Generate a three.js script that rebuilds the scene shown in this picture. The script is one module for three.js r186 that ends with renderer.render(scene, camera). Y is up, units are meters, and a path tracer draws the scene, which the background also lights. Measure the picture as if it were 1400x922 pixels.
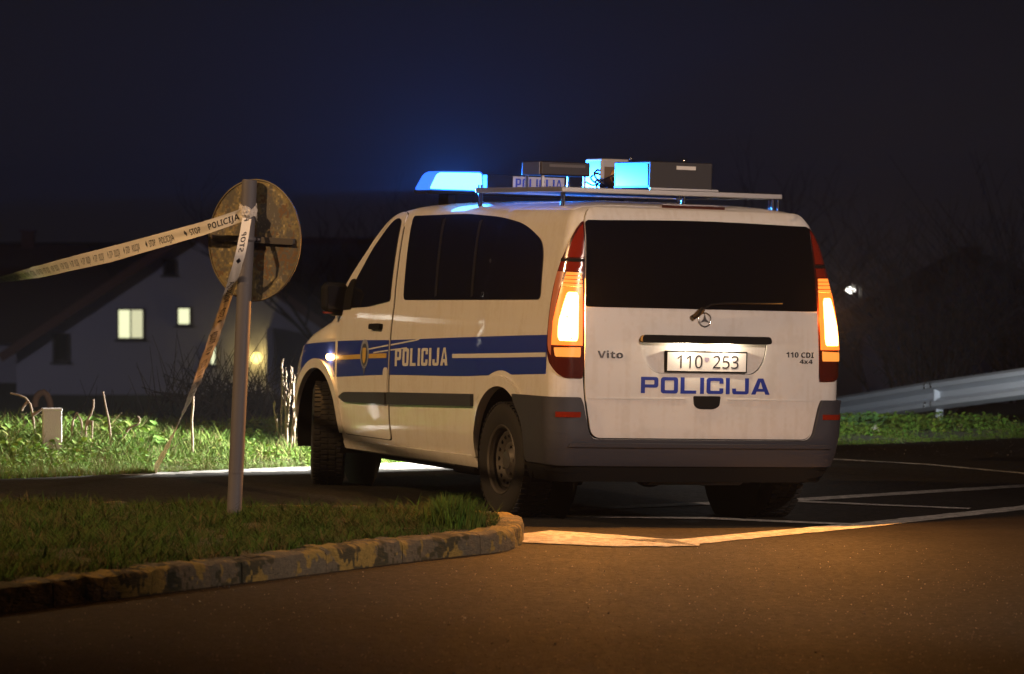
import * as THREE from 'three';
import { mergeGeometries, mergeVertices, toCreasedNormals } from 'three/addons/utils/BufferGeometryUtils.js';
import { RoundedBoxGeometry } from 'three/addons/geometries/RoundedBoxGeometry.js';
import { TessellateModifier } from 'three/addons/modifiers/TessellateModifier.js';
import { FontLoader } from 'three/addons/loaders/FontLoader.js';
import { Brush, Evaluator, SUBTRACTION } from 'three-bvh-csg';
import { createNoise2D, createNoise3D } from 'simplex-noise';

// ------------------------------------------------------------------ camera, sky, exposure
const FOCAL = 5526, EYE = 1.8755, PITCH = Math.atan(172.5 / FOCAL);
const scene = new THREE.Scene();
const camera = new THREE.PerspectiveCamera(2 * Math.atan(461 / FOCAL) * 180 / Math.PI, 1024 / 674, 0.5, 3000);
camera.position.set(0, EYE, 0);
camera.rotation.x = -PITCH;
camera.focus = 24.3;
camera.userData.fStop = 5.0;
const renderer = new THREE.WebGLRenderer({ antialias: true });
renderer.toneMapping = THREE.LinearToneMapping;
renderer.toneMappingExposure = 1.0;
renderer.shadowMap.enabled = true;

function rng(seed) { let s = seed | 0; return () => { s = (s + 0x6d2b79f5) | 0; let t = Math.imul(s ^ (s >>> 15), 1 | s); t = (t + Math.imul(t ^ (t >>> 7), 61 | t)) ^ t; return ((t ^ (t >>> 14)) >>> 0) / 4294967296; }; }
const R = rng(7);
const n2 = createNoise2D(rng(11)), n3 = createNoise3D(rng(12));
const fbm = (x, y, o = 4) => { let s = 0, a = 0.5; for (let i = 0; i < o; i++) { s += a * n2(x, y); x *= 2.03; y *= 2.03; a *= 0.5; } return s; };
const clamp = THREE.MathUtils.clamp, lerp = THREE.MathUtils.lerp, sstep = THREE.MathUtils.smoothstep;

{ // night sky: faint light pollution towards the horizon, thin uneven cloud
  const W = 256, H = 128, d = new Float32Array(W * H * 4);
  for (let r = 0; r < H; r++) for (let c = 0; c < W; c++) {
    const up = ((r + 0.5) / H - 0.5) * Math.PI, az = (c + 0.5) / W * 2 * Math.PI;
    const h = Math.max(0, Math.sin(up)), g = Math.exp(-h * 9);
    const cl = 1 + 0.14 * n3(Math.cos(az) * Math.cos(up) * 3, Math.sin(up) * 8, Math.sin(az) * Math.cos(up) * 3);
    const i = (r * W + c) * 4;
    d[i] = (0.0019 + 0.0062 * g) * cl; d[i + 1] = (0.0017 + 0.0054 * g) * cl; d[i + 2] = (0.0023 + 0.0068 * g) * cl; d[i + 3] = 1;
  }
  const t = new THREE.DataTexture(d, W, H, THREE.RGBAFormat, THREE.FloatType);
  t.mapping = THREE.EquirectangularReflectionMapping; t.minFilter = t.magFilter = THREE.LinearFilter; t.needsUpdate = true;
  scene.background = t; scene.environment = t;
}
scene.fog = new THREE.FogExp2(0xf4f6ff, 0.0007);   // thin mist added for a glow standing in for lens bloom round the lamps

// ------------------------------------------------------------------ places
const VAN = { x: 1.117, z: 24.005, yaw: 0.4085, roll: 0.03 };
const cY = Math.cos(VAN.yaw), sY = Math.sin(VAN.yaw), TILT = Math.tan(VAN.roll);
const plane = (x, z) => -TILT * clamp((x - VAN.x) * cY + (z - VAN.z) * sY, -14, 14);   // z: metres ahead of the camera
const V = (x, y, z) => new THREE.Vector3(x, y, -z);
const rayOf = (px, py) => {
  const a = (px - 700) / FOCAL, b = -(py - 461) / FOCAL, c = Math.cos(PITCH), s = Math.sin(PITCH);
  return { x: a, y: b * c - s, z: c + b * s };
};
const atDepth = (px, py, z) => { const r = rayOf(px, py), k = z / r.z; return V(r.x * k, EYE + r.y * k, z); };
const onGround = (px, py, lift = 0) => {      // where the sight line of a photo pixel meets the road plane
  const r = rayOf(px, py); let z = 25;
  for (let i = 0; i < 60; i++) { const y = plane(r.x / r.z * z, z) + lift; z = lerp(z, (EYE - y) / (-r.y / r.z), 0.7); }
  return { x: r.x / r.z * z, z };
};
const EDGE0 = { x: -3.41, z: 26.89 }, EX = 0.59, EZ = 0.807, EDGEN = { x: -EZ, z: EX };
const beyond = (x, z) => (x - EDGE0.x) * EDGEN.x + (z - EDGE0.z) * EDGEN.z;    // metres past the far road edge
const ground = (x, z) => {
  const d = beyond(x, z), base = plane(x, z), right = sstep(x, 0.8, 2.6);
  if (d <= 0) return base;
  const nearRise = 0.06 * sstep(d, 0.1, 1.6) + 0.03 * n2(x * 1.3, z * 1.3) * sstep(d, 0.2, 1);
  const dropL = -5.0 * sstep(d, 2.2, 16), dropR = -0.07 * Math.max(0, d - 1.0) - 4.2 * sstep(d, 10, 40);
  return base * (1 - sstep(d, 4, 30)) + nearRise + lerp(dropL, dropR, right);
};

// ------------------------------------------------------------------ naming and building
const taken = new Map();
const numbered = (n) => { const k = taken.get(n) ?? 0; taken.set(n, k + 1); return k ? n + '_' + String(k).padStart(3, '0') : n; };
const shade = (o) => { o.castShadow = true; o.receiveShadow = true; return o; };
function tag(o, label, category, group) { o.userData.label = label; o.userData.category = category; if (group) o.userData.group = group; return o; }
function thing(name, label, category, pos = new THREE.Vector3(), group) { const g = new THREE.Group(); g.name = numbered(name); g.position.copy(pos); scene.add(g); return tag(g, label, category, group); }
function part(name, geo, m, parent) { const o = shade(new THREE.Mesh(geo, m)); o.name = name; parent.add(o); return o; }
function structure(name, geo, m) { const o = shade(new THREE.Mesh(geo, m)); o.name = numbered(name); o.userData.kind = 'structure'; scene.add(o); return o; }
const std = (o) => new THREE.MeshStandardMaterial({ roughness: 0.8, metalness: 0, ...o });
const phys = (o) => new THREE.MeshPhysicalMaterial({ roughness: 0.5, metalness: 0, ...o });
const rgb = (r, g, b) => new THREE.Color().setRGB(r, g, b);
const merge = (list) => { const g = list.map((a) => { const b = a.index ? a.toNonIndexed() : a; for (const k of Object.keys(b.attributes)) if (!['position', 'normal', 'uv'].includes(k)) b.deleteAttribute(k); if (!b.attributes.uv) b.setAttribute('uv', new THREE.BufferAttribute(new Float32Array(b.attributes.position.count * 2), 2)); if (!b.attributes.normal) b.computeVertexNormals(); return b; }); return mergeGeometries(g); };
const box = (w, h, d, x = 0, y = 0, z = 0, r = 0) => (r ? new RoundedBoxGeometry(w, h, d, 2, r) : new THREE.BoxGeometry(w, h, d)).translate(x, y, z);
const cyl = (r0, r1, h, n = 16) => new THREE.CylinderGeometry(r0, r1, h, n);
const tube = (pts, r, n = 6, seg) => new THREE.TubeGeometry(new THREE.CatmullRomCurve3(pts), seg ?? Math.max(2, pts.length * 3), r, n);
function taperTube(pts, r0, r1, n = 5) {
  const c = new THREE.CatmullRomCurve3(pts), m = pts.length * 2, g = new THREE.TubeGeometry(c, m, 1, n), p = g.attributes.position, nn = n + 1;
  for (let i = 0; i <= m; i++) { const o = c.getPointAt(i / m), r = lerp(r0, r1, i / m); for (let j = 0; j < nn; j++) { const k = i * nn + j; p.setXYZ(k, o.x + (p.getX(k) - o.x) * r, o.y + (p.getY(k) - o.y) * r, o.z + (p.getZ(k) - o.z) * r); } }
  return g;
}
function dataTex(w, h, fn, { srgb = false, wrap = true } = {}) {
  const d = new Uint8Array(w * h * 4);
  for (let y = 0; y < h; y++) for (let x = 0; x < w; x++) { const c = fn(x, y), i = (y * w + x) * 4; d[i] = clamp(c[0], 0, 1) * 255; d[i + 1] = clamp(c[1], 0, 1) * 255; d[i + 2] = clamp(c[2], 0, 1) * 255; d[i + 3] = 255; }
  const t = new THREE.DataTexture(d, w, h); t.magFilter = t.minFilter = THREE.LinearFilter; if (wrap) t.wrapS = t.wrapT = THREE.RepeatWrapping; if (srgb) t.colorSpace = THREE.SRGBColorSpace; t.needsUpdate = true; return t;
}
const toSRGB = (v) => v <= 0.0031308 ? v * 12.92 : 1.055 * Math.pow(v, 1 / 2.4) - 0.055;
const again = (t, u, v = u) => { const c = t.clone(); c.repeat.set(u, v); c.needsUpdate = true; return c; };
function tiled(n, periodic) { // tileable value noise on an n x n lattice
  const r = rng(n * 31 + 5), a = new Float32Array(n * n); for (let i = 0; i < n * n; i++) a[i] = r();
  return (u, v) => { const x = ((u % 1) + 1) % 1 * n, y = ((v % 1) + 1) % 1 * n, i = Math.floor(x), j = Math.floor(y), f = x - i, g = y - j, s = f * f * (3 - 2 * f), t = g * g * (3 - 2 * g), A = (p, q) => a[(q % n) * n + (p % n)]; return lerp(lerp(A(i, j), A(i + 1, j), s), lerp(A(i, j + 1), A(i + 1, j + 1), s), t); };
}
const t8 = tiled(8), t16 = tiled(16), t37 = tiled(37), t90 = tiled(90), t220 = tiled(220), t400 = tiled(400);

// ------------------------------------------------------------------ surfaces
const N = 1024;
const hRoad = new Float32Array(N * N), cRoad = new Float32Array(N * N);
{
  const r = rng(21);
  for (let y = 0; y < N; y++) for (let x = 0; x < N; x++) { const u = x / N, v = y / N; hRoad[y * N + x] = 0.25 + 0.25 * t400(u, v) + 0.3 * t220(u, v) * t90(v, u); cRoad[y * N + x] = 0.5 * t37(u, v) + 0.5 * t220(u + 0.3, v); }
  for (let k = 0; k < 26000; k++) { // stones in the binder
    const cx = r() * N, cy = r() * N, rad = 1.0 + r() * r() * 3.4, hh = 0.5 + 0.5 * r(), tone = r();
    for (let dy = -5; dy <= 5; dy++) for (let dx = -5; dx <= 5; dx++) { const q = (dx * dx + dy * dy) / (rad * rad); if (q > 1) continue; const i = ((cy + dy | 0) + N) % N * N + ((cx + dx | 0) + N) % N, h = hh * Math.sqrt(1 - q); if (h > hRoad[i]) { hRoad[i] = h; cRoad[i] = tone > 0.9 ? 1.9 : 0.35 + tone * 0.8; } }
  }
}
const roadCol = dataTex(N, N, (x, y) => { const c = 0.0175 * (0.55 + 0.75 * cRoad[y * N + x]) * (0.8 + 0.4 * t8(x / N, y / N)); return [toSRGB(c * 1.1), toSRGB(c * 0.98), toSRGB(c * 0.76)]; }, { srgb: true });
const roadBump = dataTex(N, N, (x, y) => { const h = hRoad[y * N + x]; return [h, h, h]; });
const roadRough = dataTex(N, N, (x, y) => { const h = 0.62 + 0.22 * t90(x / N, y / N) + 0.16 * (1 - hRoad[y * N + x]); return [h, h, h]; });
const M = {};
M.road = phys({ specularIntensity: 0.35, map: roadCol, bumpMap: roadBump, bumpScale: 0.006, roughnessMap: roadRough, roughness: 0.95 });
const wornTex = dataTex(512, 512, (x, y) => { const u = x / 512, v = y / 512, w = 0.5 * t37(u, v) + 0.3 * t90(u, v) + 0.3 * t220(u, v); const k = sstep(w, 0.38, 0.62); const c = lerp(0.62, 0.34, k * k); return [toSRGB(c), toSRGB(c * 0.97), toSRGB(c * 0.88)]; }, { srgb: true });
M.line = std({ map: wornTex, roughness: 0.75, bumpMap: roadBump, bumpScale: 0.003 });
const soilTex = dataTex(512, 512, (x, y) => { const u = x / 512, v = y / 512, w = 0.4 * t16(u, v) + 0.35 * t90(u, v) + 0.35 * t220(u, v); return [toSRGB(0.03 + 0.06 * w), toSRGB(0.028 + 0.05 * w), toSRGB(0.016 + 0.022 * w)]; }, { srgb: true });
const soilBump = dataTex(512, 512, (x, y) => { const u = x / 512, v = y / 512, w = 0.5 * t37(u, v) + 0.3 * t90(u, v) + 0.2 * t220(u, v); return [w, w, w]; });
M.soil = std({ map: soilTex, bumpMap: soilBump, bumpScale: 0.05, roughness: 1 });
M.field = std({ map: again(soilTex, 1), color: rgb(0.7, 0.85, 0.6), roughness: 1 });

// terrain: one sheet to the horizon
function gridSheet(xs, zs, h, uvScale, tint) {
  const pos = [], uv = [], idx = [], col = [];
  for (const z of zs) for (const x of xs) { pos.push(x, h(x, z), -z); uv.push(x * uvScale, z * uvScale); if (tint) { const c = tint(x, z); col.push(c, c, c); } }
  const w = xs.length;
  for (let j = 0; j < zs.length - 1; j++) for (let i = 0; i < w - 1; i++) { const a = j * w + i; idx.push(a, a + 1, a + w, a + 1, a + w + 1, a + w); }
  const g = new THREE.BufferGeometry(); g.setAttribute('position', new THREE.Float32BufferAttribute(pos, 3)); g.setAttribute('uv', new THREE.Float32BufferAttribute(uv, 2)); if (tint) g.setAttribute('color', new THREE.Float32BufferAttribute(col, 3)); g.setIndex(idx); g.computeVertexNormals(); return g;
}
{
  const xs = [], zs = [];
  for (let x = -400; x <= 400;) { xs.push(x); x += Math.abs(x) < 12 ? 0.4 : Math.abs(x) < 60 ? 4 : 40; }
  for (let z = -30; z <= 900;) { zs.push(z); z += z < 10 ? 4 : z < 26 ? 1 : z < 48 ? 0.4 : z < 120 ? 4 : 40; }
  structure('field', gridSheet(xs, zs, (x, z) => ground(x, z) - 0.05 * (1 - sstep(beyond(x, z), 0.0, 0.25)), 0.5), M.field);
}
const road = (() => { // asphalt sheet on this side of the far edge, its border a little ragged
  const pos = [], uv = [], idx = [], col = [], us = [], vs = [];
  for (let u = -34; u <= 60;) { us.push(u); u += u > -9 && u < 16 ? 0.25 : 4; }
  for (let v = 0; v <= 46;) { vs.push(v); v += v < 16 ? 0.25 : 4; }
  const ex = EX, ez = EZ;
  for (const v of vs) for (const u of us) {
    const vv = v === 0 ? -0.05 + 0.05 * n2(u * 2.1, 3) + 0.03 * n2(u * 7, 1) : v, x = EDGE0.x + ex * u - EDGEN.x * vv, z = EDGE0.z + ez * u - EDGEN.z * vv;
    pos.push(x, plane(x, z), -z); uv.push(x / 1.9, z / 1.9);
  }
  const w = us.length; for (let j = 0; j < vs.length - 1; j++) for (let i = 0; i < w - 1; i++) { const a = j * w + i; idx.push(a, a + w, a + 1, a + 1, a + w, a + w + 1); }
  const g = new THREE.BufferGeometry(); g.setAttribute('position', new THREE.Float32BufferAttribute(pos, 3)); g.setAttribute('uv', new THREE.Float32BufferAttribute(uv, 2)); g.setIndex(idx); g.computeVertexNormals();
  return structure('road', g, M.road);
})();

// flat strip on the road through photo points, ragged edges
function roadStrip(pixels, widths, lift, rag = 0.012, step = 0.12) {
  const pts = pixels.map(([a, b]) => onGround(a, b)), pos = [], uv = [], idx = []; let row = 0, s = 0;
  for (let k = 0; k < pts.length - 1; k++) {
    const a = pts[k], b = pts[k + 1], L = Math.hypot(b.x - a.x, b.z - a.z), m = Math.max(1, Math.round(L / step)), dx = (b.x - a.x) / L, dz = (b.z - a.z) / L;
    for (let i = k ? 1 : 0; i <= m; i++) {
      const t = i / m, x = lerp(a.x, b.x, t), z = lerp(a.z, b.z, t), w = lerp(widths[k], widths[k + 1], t) / 2;
      for (const q of [-1, 1]) { const ww = q * (w + rag * n2(x * 9 + q * 5, z * 9)); const X = x - dz * ww, Z = z + dx * ww; pos.push(X, plane(X, Z) + lift, -Z); uv.push(X / 1.3, Z / 1.3); }
      if (row) { const o = (row - 1) * 2; idx.push(o, o + 1, o + 2, o + 1, o + 3, o + 2); } row++;
    }
  }
  const g = new THREE.BufferGeometry(); g.setAttribute('position', new THREE.Float32BufferAttribute(pos, 3)); g.setAttribute('uv', new THREE.Float32BufferAttribute(uv, 2)); g.setIndex(idx); g.computeVertexNormals(); return g;
}
{
  const lines = [
    [[[884, 747], [1157, 721], [1345, 701], [1460, 688]], [0.26, 0.22, 0.18, 0.16], 0.004],
    [[[640, 704], [903, 692], [1083, 685], [1470, 661]], [0.18, 0.18, 0.18, 0.18], 0.005],
    [[[700, 733], [800, 739], [880, 744], [944, 740]], [1.05, 0.95, 0.75, 0.15], 0.006],
    [[[655, 705], [964, 710], [1178, 719]], [0.17, 0.17, 0.17], 0.0065],
    [[[1092, 687], [1326, 697]], [0.15, 0.15], 0.007],
    [[[1130, 628], [1270, 636], [1420, 650]], [0.10, 0.10, 0.10], 0.0045],
  ];
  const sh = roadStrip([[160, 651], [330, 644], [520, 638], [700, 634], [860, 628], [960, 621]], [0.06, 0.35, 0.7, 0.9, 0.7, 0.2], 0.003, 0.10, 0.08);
  const pale_strip = structure('pale_strip', sh, std({ map: dataTex(512, 512, (x, y) => { const u = x / 512, v = y / 512, w = 0.4 * t37(u, v) + 0.35 * t220(u, v) + 0.3 * t90(v, u), c = 0.06 + 0.17 * w; return [toSRGB(c), toSRGB(c * 0.93), toSRGB(c * 0.80)]; }, { srgb: true }), bumpMap: roadBump, bumpScale: 0.006, roughness: 0.95 }));  // pale tapering strip laid along the far road edge
  for (const [px, w, lift] of lines) part('road_line', roadStrip(px, w, lift), M.line, road);
}

// ------------------------------------------------------------------ traffic island with kerb stones
const islandFront = [[-420, 890], [-200, 865], [0, 839], [200, 814], [400, 789], [590, 765], [690, 754]].map(([a, b]) => onGround(a, b));
const islandNose = [[714, 745], [716, 737], [700, 729]].map(([a, b]) => onGround(a, b));
const islandBack = [[560, 722], [400, 718], [0, 711], [-420, 704]].map(([a, b]) => onGround(a, b));
const KERB = 0.115;
const island = new THREE.Group(); island.name = 'traffic_island'; island.userData.kind = 'structure'; scene.add(island);
const loop = [...islandFront, ...islandNose, ...islandBack];
const kerbTex = dataTex(1024, 256, (x, y) => {
  const u = x / 1024, v = y / 256, a = 0.55 * t16(u * 1.0, v * 0.25) + 0.3 * t37(u, v * 0.25) + 0.25 * t90(u, v * 0.25), chip = sstep(a, 0.5, 0.58), moss = sstep(0.6 * t16(u + 0.37, v * 0.25 + 0.2) + 0.4 * t90(u, v * 0.25 + 0.5), 0.5, 0.62), g = 0.75 + 0.5 * t220(u, v * 0.25);
  let c = [lerp(0.17, 0.075, chip) * g, lerp(0.12, 0.066, chip) * g, lerp(0.028, 0.045, chip) * g];
  c = [lerp(c[0], 0.022, moss), lerp(c[1], 0.023, moss), lerp(c[2], 0.010, moss)];
  return c.map(toSRGB);
}, { srgb: true });
M.kerb = std({ map: kerbTex, bumpMap: soilBump, bumpScale: 0.006, roughness: 0.85 });
function kerbRun(pts, stone) {
  const c = new THREE.CatmullRomCurve3(pts.map((p) => V(p.x, 0, p.z)), false, 'centripetal'), L = c.getLength(), n = Math.round(L / stone);
  for (let k = 0; k < n; k++) {
    const a = k / n, b = (k + 1) / n, gap = 0.004 / L, prof = [], sec = 18, up = KERB + (R() - 0.5) * 0.012, off = (R() - 0.5) * 0.012;
    const shape = [[0, -0.06], [0.0, up - 0.03], [0.008, up - 0.01], [0.028, up], [0.13, up + 0.003], [0.14, up - 0.01], [0.14, -0.06]];
    const pos = [], uv = [], idx = [];
    for (let i = 0; i <= sec; i++) {
      const t = lerp(a + gap, b - gap, i / sec), p = c.getPointAt(t), d = c.getTangentAt(t), nx = d.z, nz = -d.x;    // inward, to the island
      shape.forEach(([w, h], j) => { const ww = w + off * 0.5 + 0.003 * n3(p.x * 9, j * 2.3, p.z * 9) + (j < 4 ? 0.010 * Math.max(0, n3(p.x * 5, j * 0.4, p.z * 5) - 0.15) : 0), hh = h + (h > 0 ? 0.009 * n3(p.x * 7, 4, p.z * 7) - 0.014 * Math.max(0, n3(p.x * 4.3, 9, p.z * 4.3) - 0.35) : 0), X = p.x + nx * ww, Z = p.z + nz * ww; pos.push(X, plane(X, -Z) + hh, Z); uv.push(t * L / 2.1, (j < 4 ? h : up + w) / 0.52); });
      if (i) for (let j = 0; j < shape.length - 1; j++) { const o = (i - 1) * shape.length + j, q = o + shape.length; idx.push(o, o + 1, q, o + 1, q + 1, q); }
    }
    for (const e of [0, sec]) { const o = e * shape.length; for (let j = 1; j < shape.length - 1; j++) e ? idx.push(o, o + j + 1, o + j) : idx.push(o, o + j, o + j + 1); }
    const g = new THREE.BufferGeometry(); g.setAttribute('position', new THREE.Float32BufferAttribute(pos, 3)); g.setAttribute('uv', new THREE.Float32BufferAttribute(uv, 2)); g.setIndex(idx);
    part('kerb_stone', toCreasedNormals(g, 0.7), M.kerb, island);
  }
}
kerbRun([...islandFront, islandNose[0]], 0.8);
kerbRun([islandNose[0], islandNose[1], islandNose[2], islandBack[0]].map((p) => p), 0.35);
kerbRun(islandBack, 0.8);
const inIsland = (x, z, m = 0) => { let c = false; for (let i = 0, j = loop.length - 1; i < loop.length; j = i++) { const a = loop[i], b = loop[j]; if ((a.z > z) !== (b.z > z) && x < (b.x - a.x) * (z - a.z) / (b.z - a.z) + a.x) c = !c; } if (!c || !m) return c; let d = 9; for (let i = 0, j = loop.length - 1; i < loop.length; j = i++) { const a = loop[i], b = loop[j], l = (b.x - a.x) ** 2 + (b.z - a.z) ** 2, t = clamp(((x - a.x) * (b.x - a.x) + (z - a.z) * (b.z - a.z)) / l, 0, 1); d = Math.min(d, Math.hypot(x - a.x - t * (b.x - a.x), z - a.z - t * (b.z - a.z))); } return d > m; };
{
  const sh = new THREE.Shape(loop.map((p) => new THREE.Vector2(p.x, p.z)));
  let g = new THREE.ShapeGeometry(sh).toNonIndexed(); g = new TessellateModifier(0.25, 7).modify(g); const p = g.attributes.position, uv = [];
  const C = loop.reduce((s, q) => ({ x: s.x + q.x / loop.length, z: s.z + q.z / loop.length }), { x: 0, z: 0 });
  for (let i = 0; i < p.count; i++) { let x = p.getX(i), z = p.getY(i); const k = Math.min(1, 0.06 / Math.hypot(x - C.x, z - C.z)); x = lerp(x, C.x, k); z = lerp(z, C.z, k); p.setXYZ(i, x, plane(x, z) + KERB - 0.012 + 0.02 * fbm(x * 2, z * 2), -z); uv.push(x, z); }
  g.setAttribute('uv', new THREE.Float32BufferAttribute(uv, 2)); g.computeVertexNormals(); part('soil', g, M.soil, island);
}

// ------------------------------------------------------------------ grass and ground cover
function instanced(name, geo, m, mats, colors, label, category) {
  const o = new THREE.InstancedMesh(geo, m, mats.length); mats.forEach((x, i) => { o.setMatrixAt(i, x); o.setColorAt(i, colors[i]); }); o.name = numbered(name); o.userData.kind = 'stuff'; tag(o, label, category); scene.add(shade(o)); return o;
}
function bladeTuft(n, h, lean, w, seed) { // a few bent, tapering blades
  const r = rng(seed), pos = [], nor = [], idx = [];
  for (let k = 0; k < n; k++) {
    const a = r() * 6.283, hh = h * (0.5 + 0.6 * r()), l = lean * (0.3 + r()), bx = (r() - 0.5) * 0.05, bz = (r() - 0.5) * 0.05, ww = w * (0.6 + 0.7 * r()), ca = Math.cos(a), sa = Math.sin(a), o = pos.length / 3, S = 3;
    for (let i = 0; i <= S; i++) { const t = i / S, d = l * t * t * hh, y = hh * (t - 0.25 * l * t * t), q = ww * (1 - t * 0.95); for (const e of [-1, 1]) { pos.push(bx + ca * d - sa * q * e, y, bz + sa * d + ca * q * e); nor.push(-ca * 0.6, 0.6, -sa * 0.6); } if (i) { const p = o + (i - 1) * 2; idx.push(p, p + 1, p + 2, p + 1, p + 3, p + 2); } }
  }
  const g = new THREE.BufferGeometry(); g.setAttribute('position', new THREE.Float32BufferAttribute(pos, 3)); g.setIndex(idx); g.computeVertexNormals(); return g;
}
function leafClump(n, h, size, seed) { // broad rounded leaves on short stalks
  const r = rng(seed), pos = [], idx = [];
  for (let k = 0; k < n; k++) {
    const a = r() * 6.283, rad = Math.sqrt(r()) * 0.07, y = h * (0.25 + 0.75 * r()), s = size * (0.55 + 0.8 * r()), tilt = (r() - 0.3) * 1.2, yaw = r() * 6.283, m = new THREE.Matrix4().makeRotationFromEuler(new THREE.Euler(tilt, yaw, (r() - 0.5) * 0.9, 'YXZ')).setPosition(Math.cos(a) * rad, y, Math.sin(a) * rad), o = pos.length / 3, v = new THREE.Vector3();
    const P = [[0, 0.0, -0.9], [0.62, 0.16, -0.45], [0.72, 0.2, 0.15], [0.35, 0.1, 0.72], [0, -0.02, 0.95], [-0.35, 0.1, 0.72], [-0.72, 0.2, 0.15], [-0.62, 0.16, -0.45], [0, 0, 0]];
    for (const q of P) { v.set(q[0] * s, q[1] * s, q[2] * s).applyMatrix4(m); pos.push(v.x, v.y, v.z); }
    for (let i = 0; i < 8; i++) idx.push(o + 8, o + i, o + (i + 1) % 8);
  }
  const g = new THREE.BufferGeometry(); g.setAttribute('position', new THREE.Float32BufferAttribute(pos, 3)); g.setIndex(idx); g.computeVertexNormals(); return g;
}
M.blade = phys({ color: 0xffffff, roughness: 0.85, specularIntensity: 0.3 });
M.leaf = phys({ color: 0xffffff, roughness: 0.8, specularIntensity: 0.3, transmission: 0.25, thickness: 0 });
const matAt = (x, y, z, s, sy, r) => new THREE.Matrix4().compose(V(x, y, z), new THREE.Quaternion().setFromEuler(new THREE.Euler((R() - 0.5) * 0.4, r ?? R() * 6.283, (R() - 0.5) * 0.4)), new THREE.Vector3(s, sy ?? s, s));
{
  const m = [], c = [], m2 = [], c2 = [];
  for (let k = 0; k < 44000; k++) {
    const x = lerp(-5.5, 0.1, R()), z = lerp(16.5, 25.5, R()); if (!inIsland(x, z, 0.13)) continue;
    const f = fbm(x * 1.4, z * 1.4), f2 = fbm(x * 5, z * 5); if (f2 + f * 0.6 < -0.32) continue;
    const s = 0.5 + 0.55 * f + 0.3 * f2 + 0.6 * R() ** 2, dry = R() < 0.16 + 0.12 * f;
    m.push(matAt(x, plane(x, z) + KERB - 0.02, z, s, s * 0.85)); c.push(dry ? rgb(0.10, 0.075, 0.03) : rgb(0.030 + 0.024 * R(), 0.052 + 0.04 * R(), 0.008 + 0.005 * R()));
  }
  instanced('island_grass', bladeTuft(7, 0.125, 0.9, 0.0032, 3), M.blade, m, c, 'short rough grass covering the kerbed traffic island', 'grass');
  // the taller tuft by the nose of the island
  const t = onGround(622, 722, 0.1); for (let k = 0; k < 130; k++) { const a = R() * 6.283, d = Math.sqrt(R()) * 0.15, x = t.x + Math.cos(a) * d, z = t.z + Math.sin(a) * d; m2.push(matAt(x, plane(x, z) + KERB - 0.02, z, 1.35 - d * 3, 1.5 - d * 3.4)); c2.push(rgb(0.06 + 0.03 * R(), 0.10 + 0.05 * R(), 0.02)); }
  instanced('grass_tuft', bladeTuft(6, 0.15, 0.7, 0.004, 9), M.blade, m2, c2, 'taller green tuft of grass near the tip of the traffic island', 'grass');
}
{
  const leaves = [[], []], blades = [[], []], low = [[], []];
  for (let k = 0; k < 46000; k++) {
    const u = lerp(-1.6, 15.5, R()), v = -0.02 + 2.6 * R() ** 1.6, x = EDGE0.x + EX * u + EDGEN.x * v, z = EDGE0.z + EZ * u + EDGEN.z * v, px = 700 + FOCAL * x / z;
    const y = ground(x, z), patch = fbm(x * 0.9 + 4, z * 0.9), leafy = sstep(px, 420, 60) * 0.85 + 0.25 * patch + (px > 1150 ? -0.1 : 0.08);
    const dens = px > 1130 ? sstep(patch + 0.1, 0, 0.3) * 0.75 + 0.15 : 1; if (R() > dens) continue;
    const back = sstep(v, 0.15, 1.3), tall = px < 200 ? 1.35 : px > 1130 ? 0.8 : 1;
    if (R() < leafy) { if (R() < 0.75) { const s = (0.45 + 0.95 * back) * tall * (0.7 + 0.5 * R()); leaves[0].push(matAt(x, y - 0.02, z, s)); leaves[1].push(rgb(0.085 + 0.06 * R(), 0.15 + 0.08 * R(), 0.014 + 0.014 * R())); } }
    else { const s = (0.5 + 1.0 * back) * (0.7 + 0.6 * R()) * tall, dry = R() < (px > 420 && px < 1130 ? 0.3 : 0.14) + 0.3 * (1 - back) * R(); blades[0].push(matAt(x, y - 0.02, z, s)); blades[1].push(dry ? rgb(0.15, 0.11, 0.05) : rgb(0.075 + 0.05 * R(), 0.13 + 0.07 * R(), 0.02 + 0.015 * R())); }
  }
  instanced('verge_leaves', leafClump(5, 0.12, 0.024, 5), M.leaf, leaves[0], leaves[1], 'bright green leafy ground cover on the verge beyond the road', 'ground cover');
  instanced('verge_grass', bladeTuft(6, 0.12, 0.75, 0.004, 13), M.blade, blades[0], blades[1], 'mixed green and dry grass along the verge beyond the road', 'grass');
}
{ // grit on the road by the kerb and along the far edge
  const m = [], c = [], g = new THREE.IcosahedronGeometry(0.006, 0); const p = g.attributes.position; for (let i = 0; i < p.count; i++) p.setY(i, p.getY(i) * 0.7);
  for (let k = 0; k < 7000; k++) { const tiny = k > 900, far = k > 620 && !tiny, px = far ? lerp(1140, 1400, R()) : lerp(-20, 1400, R()), py = far ? lerp(600, 625, R()) : lerp(742, 930, R() ** (tiny ? 0.9 : 1.4)); const q = onGround(px, py); if (inIsland(q.x, q.z)) continue; const front = px < 760 ? 1 : 0.35; if (!far && !tiny && R() > front) continue; const s = tiny ? 0.2 + 0.3 * R() ** 2 : 0.3 + 0.7 * R() ** 4; m.push(matAt(q.x, plane(q.x, q.z) + 0.003 * s, q.z, s)); const t = R() < 0.2 ? 0.5 : 0.06 + 0.1 * R(); c.push(rgb(t, t * 0.93, t * 0.8)); }
  instanced('road_grit', g, std({ roughness: 0.3 }), m, c, 'loose grit and small chips scattered over the asphalt', 'grit');
}

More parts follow.
